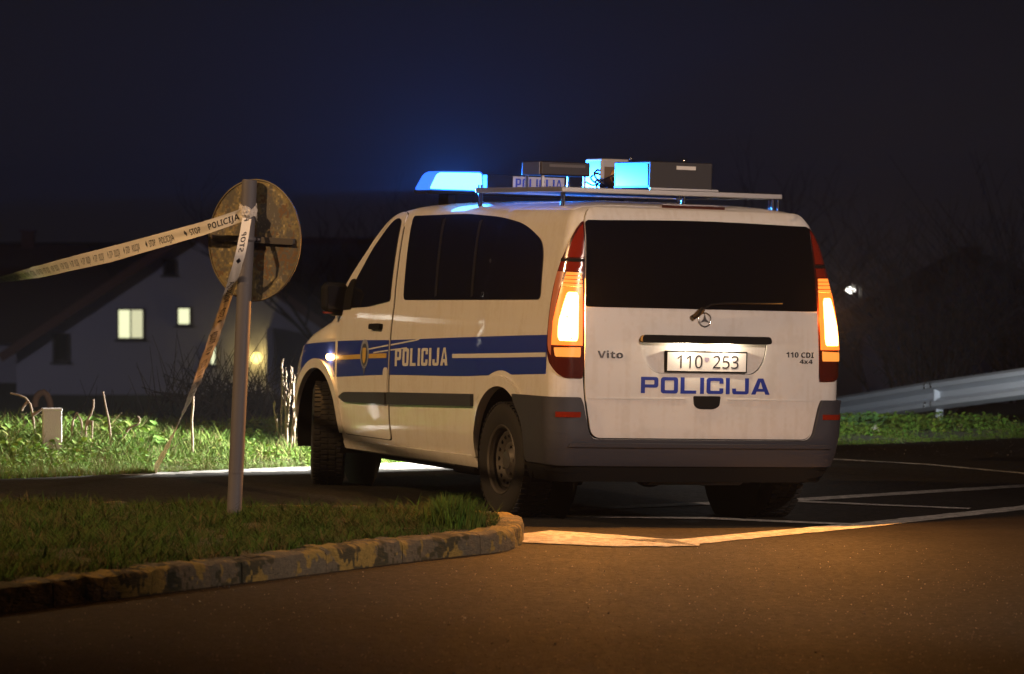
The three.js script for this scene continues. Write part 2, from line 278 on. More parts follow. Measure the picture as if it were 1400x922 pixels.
// ------------------------------------------------------------------ sign on a leaning pole
M.galv = std({ color: rgb(0.10, 0.096, 0.104), roughness: 0.6, metalness: 0.1, bumpMap: soilBump, bumpScale: 0.0006 });
const signTex = dataTex(512, 512, (x, y) => { const u = x / 512, v = y / 512, a = 0.5 * t8(u, v) + 0.35 * t37(u, v) + 0.3 * t90(u, v), b = sstep(a, 0.45, 0.75), sc = sstep(t220(u * 0.4, v * 0.4) * 0.6 + 0.5 * t90(v, u), 0.7, 0.86); let c = [lerp(0.085, 0.20, b), lerp(0.080, 0.165, b), lerp(0.066, 0.075, b)]; c = c.map((q) => lerp(q, q * 2.0, sc)); const ru = sstep(0.5 * t16(u + 0.3, v) + 0.5 * t90(v, u), 0.58, 0.72); return [lerp(c[0], 0.12, ru), lerp(c[1], 0.07, ru), lerp(c[2], 0.03, ru)].map(toSRGB); }, { srgb: true });
M.signBack = std({ map: signTex, roughness: 0.62, metalness: 0.25 });
M.darkSteel = std({ color: rgb(0.06, 0.055, 0.05), roughness: 0.7, metalness: 0.3 });
const POLEZ = 22.2, poleBase = atDepth(319.5, 726, POLEZ); poleBase.y = plane(poleBase.x, POLEZ) + KERB - 0.03;
const poleTop = atDepth(341, 247, POLEZ);
const poleAxis = poleTop.clone().sub(poleBase), poleLen = poleAxis.length(); poleAxis.normalize();
const signPole = thing('road_sign', 'round road sign seen from its stained back on a leaning grey pole', 'road sign', poleBase);
signPole.quaternion.setFromUnitVectors(new THREE.Vector3(0, 1, 0), poleAxis);
const poleAt = (py) => poleBase.clone().addScaledVector(poleAxis, poleLen * (726 - py) / (726 - 247));
{
  part('pole', merge([cyl(0.041, 0.041, poleLen, 24).translate(0, poleLen / 2, 0), cyl(0.036, 0.041, 0.006, 24).translate(0, poleLen + 0.003, 0)]), M.galv, signPole);
  const ring = cyl(0.043, 0.043, 0.012, 24); for (let k = 0; k < 1; k++) part('collar', ring.clone().translate(0, 0.26, 0), M.galv, signPole);
  const plate = new THREE.Group(); plate.name = 'sign_plate'; const hc = poleLen * (726 - 331) / (726 - 247), rad = 0.333;
  plate.position.set(0, hc, 0); plate.rotation.y = -0.66; signPole.add(plate);          // local +z is the back, towards the viewer
  const s = new THREE.Shape(); s.absarc(0, 0, rad, 0, Math.PI * 2); const dg = new THREE.ExtrudeGeometry(s, { depth: 0.003, bevelEnabled: true, bevelSize: 0.003, bevelThickness: 0.0025, curveSegments: 64 }); { const uv = dg.attributes.uv; for (let i = 0; i < uv.count; i++) uv.setXY(i, uv.getX(i) * 0.9 + 0.4, uv.getY(i) * 0.9 + 0.1); }
  part('disc', dg.translate(0, 0, -0.068), M.signBack, plate);
  part('rim', new THREE.TorusGeometry(rad, 0.0055, 8, 72).translate(0, 0, -0.062), M.signBack, plate);
  part('bracket', merge([box(0.6, 0.03, 0.02, 0, 0.006, -0.051, 0.003), box(0.6, 0.006, 0.006, 0, -0.01, -0.038)]), M.darkSteel, plate);
  part('clamp', new THREE.TorusGeometry(0.044, 0.006, 6, 24).rotateX(Math.PI / 2).scale(1, 2.2, 1).translate(0, 0.006, 0), M.galv, plate);
  for (const x of [-0.055, 0.055]) part('bolt', cyl(0.008, 0.008, 0.02, 6).rotateX(Math.PI / 2).translate(x, 0.006, -0.035), M.galv, plate);
  // face of the sign, away from the viewer: blue disc with a white arrow
  const face = new THREE.Shape(); face.absarc(0, 0, rad - 0.012, 0, Math.PI * 2);
  part('sign_face', new THREE.ShapeGeometry(face, 48).rotateY(Math.PI).translate(0, 0, -0.0735), std({ color: rgb(0.02, 0.08, 0.3), roughness: 0.4 }), plate);
}

// ------------------------------------------------------------------ police tape
const tapeTex = (() => {
  const cv = document.createElement('canvas'); cv.width = 1024; cv.height = 128; const x = cv.getContext('2d');
  x.fillStyle = '#f2eee6'; x.fillRect(0, 0, 1024, 128); x.fillStyle = '#0c0c1e'; x.font = 'italic bold 84px sans-serif'; x.textBaseline = 'middle'; x.fillText('STOP', 150, 68, 250); x.fillText('POLICIJA', 460, 68, 500);
  x.save(); x.translate(70, 64); x.beginPath(); x.moveTo(0, -32); x.lineTo(32, 0); x.lineTo(0, 32); x.lineTo(-32, 0); x.fill(); x.restore();
  const t = new THREE.CanvasTexture(cv); t.colorSpace = THREE.SRGBColorSpace; t.wrapS = THREE.RepeatWrapping; t.magFilter = THREE.LinearFilter; return t;
})();
M.tape = phys({ map: tapeTex, roughness: 0.38, transmission: 0.12, thickness: 0, side: THREE.DoubleSide });
M.tapePlain = phys({ color: rgb(0.75, 0.7, 0.62), roughness: 0.4, transmission: 0.25, thickness: 0, side: THREE.DoubleSide });
function ribbon(pts, widths, twists, upward, texLen, crease = 0.004) {
  const c = new THREE.CatmullRomCurve3(pts, false, 'centripetal'), m = 120, L = c.getLength(), pos = [], uv = [], idx = [], S = 4;
  for (let i = 0; i <= m; i++) {
    const t = i / m, p = c.getPointAt(t), d = c.getTangentAt(t), k = t * (widths.length - 1), k0 = Math.min(widths.length - 2, Math.floor(k)), f = k - k0, w = lerp(widths[k0], widths[k0 + 1], f), tw = lerp(twists[k0], twists[k0 + 1], f);
    const up = upward.clone().addScaledVector(d, -upward.dot(d)).normalize(), sd = d.clone().cross(up).normalize(), dir = up.clone().multiplyScalar(Math.cos(tw)).addScaledVector(sd, Math.sin(tw)), nn = d.clone().cross(dir);
    for (let j = 0; j <= S; j++) { const e = j / S - 0.5, q = p.clone().addScaledVector(dir, e * w).addScaledVector(nn, crease * n3(i * 0.16, j * 0.7, w * 40) + crease * 0.7 * n2(i * 0.5, j)); pos.push(q.x, q.y, q.z); uv.push(t * L / texLen, j / S); }
    if (i) for (let j = 0; j < S; j++) { const o = (i - 1) * (S + 1) + j, q = o + S + 1; idx.push(o, o + 1, q, o + 1, q + 1, q); }
  }
  const g = new THREE.BufferGeometry(); g.setAttribute('position', new THREE.Float32BufferAttribute(pos, 3)); g.setAttribute('uv', new THREE.Float32BufferAttribute(uv, 2)); g.setIndex(idx); g.computeVertexNormals(); return g;
}
{
  const K = poleAt(293), front = new THREE.Vector3(0, 0, 0.047), up = new THREE.Vector3(0, 1, 0);
  const t1 = thing('barrier_tape', 'white police tape with dark lettering stretched from the sign pole towards the houses', 'barrier tape', K, 'police tape tied to the sign pole');
  const local = (v) => v.clone().sub(K);
  const path = [K.clone().add(front), atDepth(288, 309, 22.26), atDepth(240, 323, 22.6), atDepth(197, 335, 23.1), atDepth(150, 348, 24.2), atDepth(100, 360, 26), atDepth(60, 370, 28), atDepth(0, 383, 33), atDepth(-80, 398, 40)].reverse();
  part('tape_strip', ribbon(path.map(local), [0.07, 0.075, 0.08, 0.085, 0.085, 0.09, 0.09, 0.092, 0.07], [0.6, 0.9, 1.2, 1.1, 0.9, 0.6, 0.35, 0.12, 0.4], up, 0.64), M.tape, t1);
  const kn = []; for (let k = 0; k < 3; k++) { const pts = []; for (let i = 0; i <= 14; i++) { const a = i / 14 * Math.PI * 2; pts.push(new THREE.Vector3(Math.cos(a) * 0.047, 0.018 * Math.sin(a * 2 + k) + (k - 1) * 0.018, Math.sin(a) * 0.047)); } kn.push(ribbon(pts, [0.035, 0.03, 0.04, 0.035], [0.1, 0.3, -0.2, 0.1], up, 1, 0.006)); }
  kn.push(new THREE.IcosahedronGeometry(0.026, 2).scale(1.1, 1.2, 0.8).translate(-0.005, 0.005, 0.055));
  { const p = kn[3].attributes.position; for (let i = 0; i < p.count; i++) { const s = 1 + 0.3 * n3(p.getX(i) * 60, p.getY(i) * 60, p.getZ(i) * 60); p.setXYZ(i, p.getX(i) * s, p.getY(i) * s, 0.055 + (p.getZ(i) - 0.055) * s); } kn[3].computeVertexNormals(); }
  part('knot', merge(kn), M.tapePlain, t1);
  const K2 = poleAt(303), t2 = thing('barrier_tape', 'slack end of police tape hanging from the sign pole down to the verge', 'barrier tape', K2, 'police tape tied to the sign pole');
  const e = onGround(211, 646); const path2 = [K2.clone().add(new THREE.Vector3(0, 0.01, 0.06)), atDepth(329, 345, 22.05), atDepth(303, 430, 22.5), atDepth(272, 515, 23.8), atDepth(240, 588, 25.8), V(e.x, ground(e.x, e.z) + 0.012, e.z)].map((v) => v.clone().sub(K2)).reverse();
  part('tape_strip', ribbon(path2, [0.075, 0.075, 0.075, 0.075, 0.075, 0.05], [1.45, 1.25, 0.95, 0.5, 0.2, 0.3], new THREE.Vector3(1, 0.25, 0.2), 0.64), M.tape, t2);
}

// ------------------------------------------------------------------ the van: body surface as functions
const font = await new FontLoader().loadAsync('fonts/droid/droid_sans_regular.typeface.json');
const fontBold = await new FontLoader().loadAsync('fonts/droid/droid_sans_bold.typeface.json');
function curve(tab) { // monotone cubic through [y, value] pairs
  const n = tab.length, x = tab.map((t) => t[0]), y = tab.map((t) => t[1]), d = [], m = [];
  for (let i = 0; i < n - 1; i++) d.push((y[i + 1] - y[i]) / (x[i + 1] - x[i]));
  for (let i = 0; i < n; i++) m.push(i === 0 ? d[0] : i === n - 1 ? d[n - 2] : d[i - 1] * d[i] <= 0 ? 0 : 2 * d[i - 1] * d[i] / (d[i - 1] + d[i]));
  return (q) => { q = clamp(q, x[0], x[n - 1]); let i = 0; while (i < n - 2 && q > x[i + 1]) i++; const h = x[i + 1] - x[i], t = (q - x[i]) / h, t2 = t * t, t3 = t2 * t; return (2 * t3 - 3 * t2 + 1) * y[i] + (t3 - 2 * t2 + t) * h * m[i] + (-2 * t3 + 3 * t2) * y[i + 1] + (t3 - t2) * h * m[i + 1]; };
}
const ROOF = 1.935;
const fW = curve([[0.26, 0.885], [0.35, 0.92], [0.5, 0.948], [0.75, 0.958], [1.0, 0.955], [1.15, 0.945], [1.3, 0.925], [1.5, 0.885], [1.7, 0.836], [1.8, 0.802], [1.85, 0.768], [1.885, 0.71], [1.905, 0.62], [1.92, 0.48], [1.93, 0.3], [ROOF, 0.06]]);
const fZr = curve([[0.26, 0.10], [0.4, 0.03], [0.55, 0.0], [0.8, 0.0], [1.0, 0.008], [1.3, 0.038], [1.6, 0.085], [1.78, 0.125], [1.84, 0.15], [1.88, 0.20], [1.905, 0.33], [1.92, 0.55], [1.93, 0.85], [ROOF, 1.4]]);
const fZf = curve([[0.26, 4.58], [0.4, 4.72], [0.6, 4.76], [0.78, 4.73], [0.92, 4.64], [1.0, 4.5], [1.06, 4.3], [1.12, 4.08], [1.17, 3.93], [1.3, 3.79], [1.5, 3.57], [1.7, 3.33], [1.8, 3.19], [1.85, 3.06], [1.885, 2.86], [1.905, 2.6], [1.92, 2.28], [1.93, 1.95], [ROOF, 1.6]]);
const fRr = curve([[0.26, 0.13], [1.2, 0.12], [1.7, 0.11], [1.85, 0.12], [1.9, 0.16], [ROOF, 0.05]]);
const fAx = curve([[0.26, 0.40], [0.9, 0.42], [1.1, 0.5], [1.2, 0.3], [1.5, 0.26], [1.8, 0.25], [1.9, 0.25], [ROOF, 0.05]]);
const fAz = curve([[0.26, 0.38], [0.9, 0.42], [1.1, 0.45], [1.2, 0.16], [1.5, 0.13], [1.8, 0.14], [1.9, 0.2], [ROOF, 0.05]]);
const outlines = new Map();
function outline(y) {
  const key = Math.round(y * 2000); if (outlines.has(key)) return outlines.get(key);
  const W = fW(y), zr = fZr(y), zf = fZf(y), rr = Math.min(fRr(y), W * 0.8), ax = Math.min(fAx(y), W * 0.8), az = fAz(y), P = [];
  const bow = (x) => 0.035 * (x / 0.95) ** 2 * Math.min(1, W);
  for (let i = 0; i <= 16; i++) { const x = (W - rr) * i / 16; P.push([x, zr + bow(x)]); }
  const zA = zr + bow(W - rr);
  for (let i = 1; i <= 14; i++) { const a = i / 14 * Math.PI / 2; P.push([W - rr + rr * Math.sin(a), zA + rr * (1 - Math.cos(a))]); }
  const zs = zA + rr, ze = zf - az, taper = (z) => 1 - 0.02 * sstep(z, 3.3, 4.5) - 0.006 * sstep(z, 1.2, 0);
  for (let i = 1; i <= 64; i++) P.push([W, lerp(zs, ze, i / 64)]);
  for (let i = 1; i <= 16; i++) { const a = i / 16 * Math.PI / 2; P.push([W - ax + ax * Math.cos(a), ze + az * Math.sin(a)]); }
  for (let i = 1; i <= 8; i++) { const x = (W - ax) * (1 - i / 8); P.push([x, zf + 0.05 * (1 - (x / (W - ax)) ** 2) * (y < 1.1 ? 1 : 0.7)]); }
  for (const p of P) p[0] *= taper(p[1]);
  const cum = [0]; for (let i = 1; i < P.length; i++) cum.push(cum[i - 1] + Math.hypot(P[i][0] - P[i - 1][0], P[i][1] - P[i - 1][1]));
  const o = { P, cum }; outlines.set(key, o); return o;
}
function alongS(y, s) { const { P, cum } = outline(y); s = clamp(s, 0, cum[cum.length - 1] - 1e-6); let a = 0, b = cum.length - 1; while (b - a > 1) { const m = (a + b) >> 1; cum[m] <= s ? a = m : b = m; } const t = (s - cum[a]) / (cum[b] - cum[a]); return [lerp(P[a][0], P[b][0], t), lerp(P[a][1], P[b][1], t)]; }
function sOfZ(y, z) { const { P, cum } = outline(y); for (let i = 17; i < 112; i++) if (P[i][1] >= z) { const a = P[i - 1], b = P[i], t = clamp((z - a[1]) / (b[1] - a[1] + 1e-9), 0, 1); return lerp(cum[i - 1], cum[i], t); } return cum[111]; }
function sOfX(y, x) { const { P, cum } = outline(y); for (let i = 1; i < 31; i++) if (P[i][0] >= x) { const a = P[i - 1], b = P[i], t = clamp((x - a[0]) / (b[0] - a[0] + 1e-9), 0, 1); return lerp(cum[i - 1], cum[i], t); } return cum[30]; }
const withNormal = (f, sg) => (u, v) => { const p = f(u, v), e = 0.003, a = f(u + e, v).sub(f(u - e, v)), b = f(u, v + e).sub(f(u, v - e)), n = a.cross(b).normalize(); if (n.x * sg.x * Math.sign(sg.x ? 1 : 0) + n.z * sg.z < 0) n.negate(); return { p, n }; };
const sideMap = (sg) => withNormal((z, y) => { const q = alongS(y, sOfZ(y, z)); return new THREE.Vector3(sg * q[0], y, -z); }, { x: sg, z: 0 });
const rearMap = withNormal((x, y) => { const q = alongS(y, sOfX(y, Math.abs(x))); return new THREE.Vector3(x, y, -q[1]); }, { x: 0, z: 1 });
const aroundMap = (() => { const f = (s, y) => { const q = alongS(y, Math.abs(s)); return new THREE.Vector3(Math.sign(s) * q[0], y, -q[1]); }; return (s, y) => { const p = f(s, y), e = 0.003, a = f(s + e, y).sub(f(s - e, y)), b = f(s, y + e).sub(f(s, y - e)), n = a.cross(b).normalize(); if (n.x * p.x + n.z * (p.z + 2.3) < 0) n.negate(); return { p, n }; }; })();
const cornerMap = (sg, inner, outer) => withNormal((t, y) => { const s1 = sOfX(y, inner(y)), s2 = sOfZ(y, outer(y)), q = alongS(y, lerp(s1, s2, t)); return new THREE.Vector3(sg * q[0], y, -q[1]); }, { x: sg * 0.5, z: 1 });

const tess = (g, e) => new TessellateModifier(e, 8).modify(g);
function panel(shapes, map, { off = 0.004, depth = 0.004, edge = 0.07, sx = 1, sy = 1 } = {}) { // a sheet of that outline laid on the body, with its own thickness
  const list = [].concat(shapes), pos = [], nor = [], uv = [];
  const put = (q, n, u, v) => { pos.push(q.x, q.y, q.z); nor.push(n.x, n.y, n.z); uv.push(u, v); };
  for (const sh of list) {
    const { shape: c0, holes: h0 } = sh.extractPoints(10);
    const dense = (a) => { const o = []; a.forEach((p, i) => { const q = a[(i + 1) % a.length], L = Math.hypot((q.x - p.x) * sx, (q.y - p.y) * sy), k = Math.max(1, Math.ceil(L / edge)); if (L < 1e-6) return; for (let j = 0; j < k; j++) o.push(new THREE.Vector2(lerp(p.x, q.x, j / k), lerp(p.y, q.y, j / k))); }); return o; };
    const c = dense(c0), holes = h0.map(dense), all = [...c, ...holes.flat()];
    if (THREE.ShapeUtils.isClockWise(c)) c.reverse();
    holes.forEach((h) => { if (!THREE.ShapeUtils.isClockWise(h)) h.reverse(); });
    const pts = [...c, ...holes.flat()], tri = THREE.ShapeUtils.triangulateShape(c, holes), flat = [];
    for (const t of tri) for (const k of t) flat.push(pts[k].x * sx, pts[k].y * sy, 0);
    let g = new THREE.BufferGeometry(); g.setAttribute('position', new THREE.Float32BufferAttribute(flat, 3)); g = tess(g, edge * 1.6);
    const P = g.attributes.position, memo = new Map(), at = (u, v) => { const k = u.toFixed(5) + '/' + v.toFixed(5); if (!memo.has(k)) memo.set(k, map(u, v)); return memo.get(k); };
    for (let i = 0; i < P.count; i += 3) {
      const q = [0, 1, 2].map((k) => { const u = P.getX(i + k) / sx, v = P.getY(i + k) / sy, m = at(u, v); return { w: m.p.clone().addScaledVector(m.n, off), n: m.n, u, v }; });
      const f = q[1].w.clone().sub(q[0].w).cross(q[2].w.clone().sub(q[0].w)); if (f.dot(q[0].n) < 0) [q[1], q[2]] = [q[2], q[1]];
      for (const k of q) put(k.w, k.n, k.u, k.v);
    }
    if (depth > 0) for (const ring of [c, ...holes]) ring.forEach((a, i) => {
      const b = ring[(i + 1) % ring.length], A = at(a.x, a.y), B = at(b.x, b.y), p0 = A.p.clone().addScaledVector(A.n, off), p1 = B.p.clone().addScaledVector(B.n, off), q0 = A.p.clone().addScaledVector(A.n, off - depth), q1 = B.p.clone().addScaledVector(B.n, off - depth), n = p1.clone().sub(p0).cross(A.n).normalize();
      for (const v of [p0, q0, p1, p1, q0, q1]) put(v, n, a.x, a.y);
    });
  }
  const g = new THREE.BufferGeometry(); g.setAttribute('position', new THREE.Float32BufferAttribute(pos, 3)); g.setAttribute('normal', new THREE.Float32BufferAttribute(nor, 3)); g.setAttribute('uv', new THREE.Float32BufferAttribute(uv, 2)); return g;
}
const poly = (pts) => new THREE.Shape(pts.map((p) => new THREE.Vector2(p[0], p[1])));
function roundPoly(pts) { // corners [x, y, radius]
  const s = new THREE.Shape(), n = pts.length;
  pts.forEach((p, i) => { const a = pts[(i + n - 1) % n], b = pts[(i + 1) % n], r = p[2] ?? 0, la = Math.hypot(a[0] - p[0], a[1] - p[1]), lb = Math.hypot(b[0] - p[0], b[1] - p[1]), k = Math.min(r, la * 0.5, lb * 0.5), A = [p[0] + (a[0] - p[0]) / la * k, p[1] + (a[1] - p[1]) / la * k], B = [p[0] + (b[0] - p[0]) / lb * k, p[1] + (b[1] - p[1]) / lb * k]; i ? s.lineTo(A[0], A[1]) : s.moveTo(A[0], A[1]); if (k) s.quadraticCurveTo(p[0], p[1], B[0], B[1]); });
  s.closePath(); return s;
}
const strip = (pts, w) => { const L = [], Rr = []; pts.forEach((p, i) => { const a = pts[Math.max(0, i - 1)], b = pts[Math.min(pts.length - 1, i + 1)], l = Math.hypot(b[0] - a[0], b[1] - a[1]), nx = -(b[1] - a[1]) / l * w / 2, ny = (b[0] - a[0]) / l * w / 2; L.push([p[0] + nx, p[1] + ny]); Rr.push([p[0] - nx, p[1] - ny]); }); return poly([...L, ...Rr.reverse()]); };
// squarish capitals of unit height
function glyph(ch, w, t, tv) {
  const r = 0.2, Q = (pts, hole) => { const s = roundPoly(pts); if (hole) s.holes.push(roundPoly(hole)); return s; };
  switch (ch) {
    case 'P': return Q([[0, 0], [t, 0], [t, 0.34], [w, 0.34, r], [w, 1, r], [0, 1]], [[t, 0.34 + tv], [t, 1 - tv], [w - t, 1 - tv, 0.05], [w - t, 0.34 + tv, 0.05]]);
    case 'O': return Q([[0, 0, r], [w, 0, r], [w, 1, r], [0, 1, r]], [[t, tv, 0.06], [t, 1 - tv, 0.06], [w - t, 1 - tv, 0.06], [w - t, tv, 0.06]]);
    case 'L': return Q([[0, 0], [w * 0.92, 0], [w * 0.92, tv], [t, tv], [t, 1], [0, 1]]);
    case 'I': return Q([[0, 0], [t, 0], [t, 1], [0, 1]]);
    case 'C': return Q([[w, 0.36], [w - t, 0.36], [w - t, tv], [t, tv, 0.06], [t, 1 - tv, 0.06], [w - t, 1 - tv], [w - t, 0.64], [w, 0.64], [w, 1, r], [0, 1, r], [0, 0, r], [w, 0, r]]);
    case 'J': return Q([[w - t, 1], [w - t, tv], [t, tv], [t, 0.36], [0, 0.36], [0, 0, r], [w, 0, r], [w, 1]]);
    case 'A': return Q([[0, 0], [w * 0.36, 1], [w * 0.64, 1], [w, 0], [w - t * 1.12, 0], [w - t * 1.12 - 0.07, 0.18], [t * 1.12 + 0.07, 0.18], [t * 1.12, 0]], [[w * 0.5, 0.8], [w * 0.5 + 0.145, 0.36], [w * 0.5 - 0.145, 0.36]]);
  }
}
function word(str, x0, x1, y0, y1, ratio, t, tv, mirror = false) { // letters fitted to a box, returned as shapes
  const ws = [...str].map((c) => (c === 'I' ? t : c === 'A' ? ratio * 1.12 : ratio)), gap = 0.16, total = ws.reduce((a, b) => a + b) + gap * (str.length - 1), k = (x1 - x0) / total; let x = 0; const out = [];
  [...str].forEach((c, i) => { const g = glyph(c, ws[i], t, tv), f = (p) => new THREE.Vector2(x0 + (x + p.x) * k, typeof y0 === 'function' ? y0(x0 + (x + p.x) * k) + p.y * (y1 - 0) : y0 + p.y * (y1 - y0)); const e = g.extractPoints(6), s = new THREE.Shape(e.shape.map(f)); e.holes.forEach((h) => s.holes.push(new THREE.Path(h.map(f)))); out.push(s); x += ws[i] + gap; });
  return out;
}
const fontShapes = (f, str, x0, y0, h, kx) => f.generateShapes(str, 100).map((g) => { const e = g.extractPoints(4), m = (p) => new THREE.Vector2(x0 + p.x * kx, y0 + p.y * h / 100), s = new THREE.Shape(e.shape.map(m)); e.holes.forEach((q) => s.holes.push(new THREE.Path(q.map(m)))); return s; });

// materials of the van
const paintTex = dataTex(512, 512, (x, y) => { const u = x / 512, v = y / 512, st = 0.6 * t90(u, v * 0.12) + 0.4 * t37(u * 0.7, v * 0.1), g = 0.5 * t16(u, v) + 0.5 * t90(u, v), d = sstep(st * 0.6 + g * 0.5, 0.45, 0.8) * 0.06; return [toSRGB(0.70 - d * 0.8), toSRGB(0.69 - d * 0.95), toSRGB(0.66 - d * 1.2)]; }, { srgb: true });
M.paint = phys({ map: paintTex, roughness: 0.42, clearcoat: 0.9, clearcoatRoughness: 0.06 });
M.plastic = std({ color: rgb(0.032, 0.034, 0.046), roughness: 0.6, bumpMap: soilBump, bumpScale: 0.0008 });
M.black = phys({ color: rgb(0.008, 0.008, 0.008), roughness: 0.8, specularIntensity: 0.35 });
M.glass = phys({ color: rgb(0.004, 0.004, 0.005), roughness: 0.06, clearcoat: 1, clearcoatRoughness: 0.03 });
M.blue = phys({ color: rgb(0.014, 0.036, 0.30), roughness: 0.35, clearcoat: 0.6, clearcoatRoughness: 0.15 });
M.white = phys({ color: rgb(0.62, 0.62, 0.6), roughness: 0.4, clearcoat: 0.3 });
M.gold = phys({ color: rgb(0.55, 0.36, 0.08), roughness: 0.4, clearcoat: 0.3 });
M.chrome = std({ color: rgb(0.6, 0.6, 0.6), roughness: 0.18, metalness: 1 });
M.alu = std({ color: rgb(0.55, 0.55, 0.56), roughness: 0.38, metalness: 0.85 });
M.tyre = std({ color: rgb(0.012, 0.0115, 0.011), roughness: 0.85 });
M.rim = std({ color: rgb(0.075, 0.07, 0.065), roughness: 0.55, metalness: 0.4, bumpMap: soilBump, bumpScale: 0.001 });
M.redLens = phys({ color: rgb(0.22, 0.018, 0.006), roughness: 0.15, clearcoat: 1, clearcoatRoughness: 0.05 });
M.darkRed = phys({ color: rgb(0.07, 0.008, 0.004), roughness: 0.2, clearcoat: 1, clearcoatRoughness: 0.06 });
M.paneBlack = phys({ color: rgb(0.01, 0.01, 0.012), roughness: 0.15 });
M.plateWhite = std({ color: rgb(0.78, 0.78, 0.76), roughness: 0.45 });
M.inkBlack = std({ color: rgb(0.012, 0.012, 0.02), roughness: 0.5 });
const glow = (r, g, b, k) => std({ color: rgb(0.1, 0.08, 0.06), emissive: rgb(r, g, b), emissiveIntensity: k, roughness: 0.3 });
M.tailGlow = glow(1, 0.15, 0.010, 2.2);
M.tailCore = glow(1, 0.46, 0.10, 14);
M.tailGlowSoft = glow(1, 0.32, 0.04, 1.1);
M.tailGlowUpper = glow(1, 0.20, 0.02, 2.0);
M.outerLens = glow(0.55, 0.07, 0.01, 0.5);
M.amber = glow(1, 0.45, 0.12, 30);
M.beacon = glow(0.004, 0.12, 1, 2.2);
M.beaconCore = glow(0.045, 0.36, 1, 11);
M.plateGlow = glow(1, 0.82, 0.58, 6);
M.blueLens = phys({ color: rgb(0.006, 0.02, 0.12), roughness: 0.2, clearcoat: 1 });

const van = thing('police_van', 'white police van with blue side stripe, lit tail lamps and blue roof beacon', 'van', V(VAN.x, 0, VAN.z));
van.rotation.order = 'YXZ'; van.rotation.set(0, VAN.yaw, -VAN.roll);
const AXR = { z: 0.82, y: 0.345 }, AXF = { z: 4.0, y: 0.345 }, ARCH = 0.425;

const above = (y0, g) => { const p = g.attributes.position, keep = []; for (let i = 0; i < p.count; i += 3) if (Math.max(p.getY(i), p.getY(i + 1), p.getY(i + 2)) > y0) keep.push(i, i + 1, i + 2); const o = new THREE.BufferGeometry(); for (const k of ['position', 'normal', 'uv']) { const a = g.attributes[k], n = a.itemSize, d = new Float32Array(keep.length * n); keep.forEach((q, j) => { for (let c = 0; c < n; c++) d[j * n + c] = a.array[q * n + c]; }); o.setAttribute(k, new THREE.BufferAttribute(d, n)); } return o; };
{ // shell: stacked plan outlines, wheel openings cut out
  const ys = []; for (let y = 0.26; y < 1.75; y += 0.03) ys.push(y); for (let y = 1.76; y < 1.9; y += 0.01) ys.push(y); for (let y = 1.9; y <= ROOF + 1e-6; y += 0.0035) ys.push(Math.min(y, ROOF));
  const pos = [], idx = [], K = outline(1).P.length, ring = 2 * K - 2;
  ys.forEach((y, j) => { const { P } = outline(y); for (let i = 0; i < K; i++) pos.push(-P[i][0], y, -P[i][1]); for (let i = K - 2; i > 0; i--) pos.push(P[i][0], y, -P[i][1]); if (j) for (let i = 0; i < ring; i++) { const a = (j - 1) * ring + i, b = (j - 1) * ring + (i + 1) % ring; idx.push(a, a + ring, b, b, a + ring, b + ring); } });
  const cap = (row, y, z, flip) => { const c = pos.length / 3; pos.push(0, y, -z); for (let i = 0; i < ring; i++) { const a = row * ring + i, b = row * ring + (i + 1) % ring; flip ? idx.push(c, a, b) : idx.push(c, b, a); } };
  cap(0, 0.26, 2.3, true); cap(ys.length - 1, ROOF, 1.5, false);
  const g = new THREE.BufferGeometry(); g.setAttribute('position', new THREE.Float32BufferAttribute(pos, 3)); g.setIndex(idx); g.computeVertexNormals();
  { // outward?
    const n = g.attributes.normal, p = g.attributes.position; let s = 0; for (let i = 0; i < p.count; i++) s += n.getX(i) * p.getX(i); if (s < 0) { const a = g.index.array; for (let i = 0; i < a.length; i += 3) { const t = a[i]; a[i] = a[i + 1]; a[i + 1] = t; } g.computeVertexNormals(); }
  }
  const uv = []; for (let i = 0; i < pos.length / 3; i++) uv.push((pos[i * 3 + 2] + pos[i * 3]) / 1.7, pos[i * 3 + 1] / 1.7); g.setAttribute('uv', new THREE.Float32BufferAttribute(uv, 2));
  let b = new Brush(g, M.paint); b.updateMatrixWorld(); const ev = new Evaluator(); ev.useGroups = false; ev.attributes = ['position', 'normal', 'uv'];
  for (const ax of [AXR, AXF]) for (const sg of [-1, 1]) { const c = new Brush(cyl(ARCH, ARCH, 0.6, 56).rotateZ(Math.PI / 2).translate(sg * 0.9, ax.y + 0.02, -ax.z)); c.updateMatrixWorld(); b = ev.evaluate(b, c, SUBTRACTION); b.updateMatrixWorld(); }
  part('body', b.geometry, M.paint, van);
  for (const ax of [AXR, AXF]) for (const sg of [-1, 1]) part('wheel_arch_liner', above(0.27, merge([new THREE.CylinderGeometry(ARCH - 0.003, ARCH - 0.003, 0.31, 40, 1, true).rotateZ(Math.PI / 2).translate(sg * 0.765, ax.y + 0.02, -ax.z), new THREE.CircleGeometry(ARCH - 0.003, 40).rotateY(sg * Math.PI / 2).translate(sg * 0.612, ax.y + 0.02, -ax.z)])), M.black, van);
}
const PAINTUV = (g) => { const u = g.attributes.uv; for (let i = 0; i < u.count; i++) u.setXY(i, u.getX(i) / 1.7, u.getY(i) / 1.7); return g; };
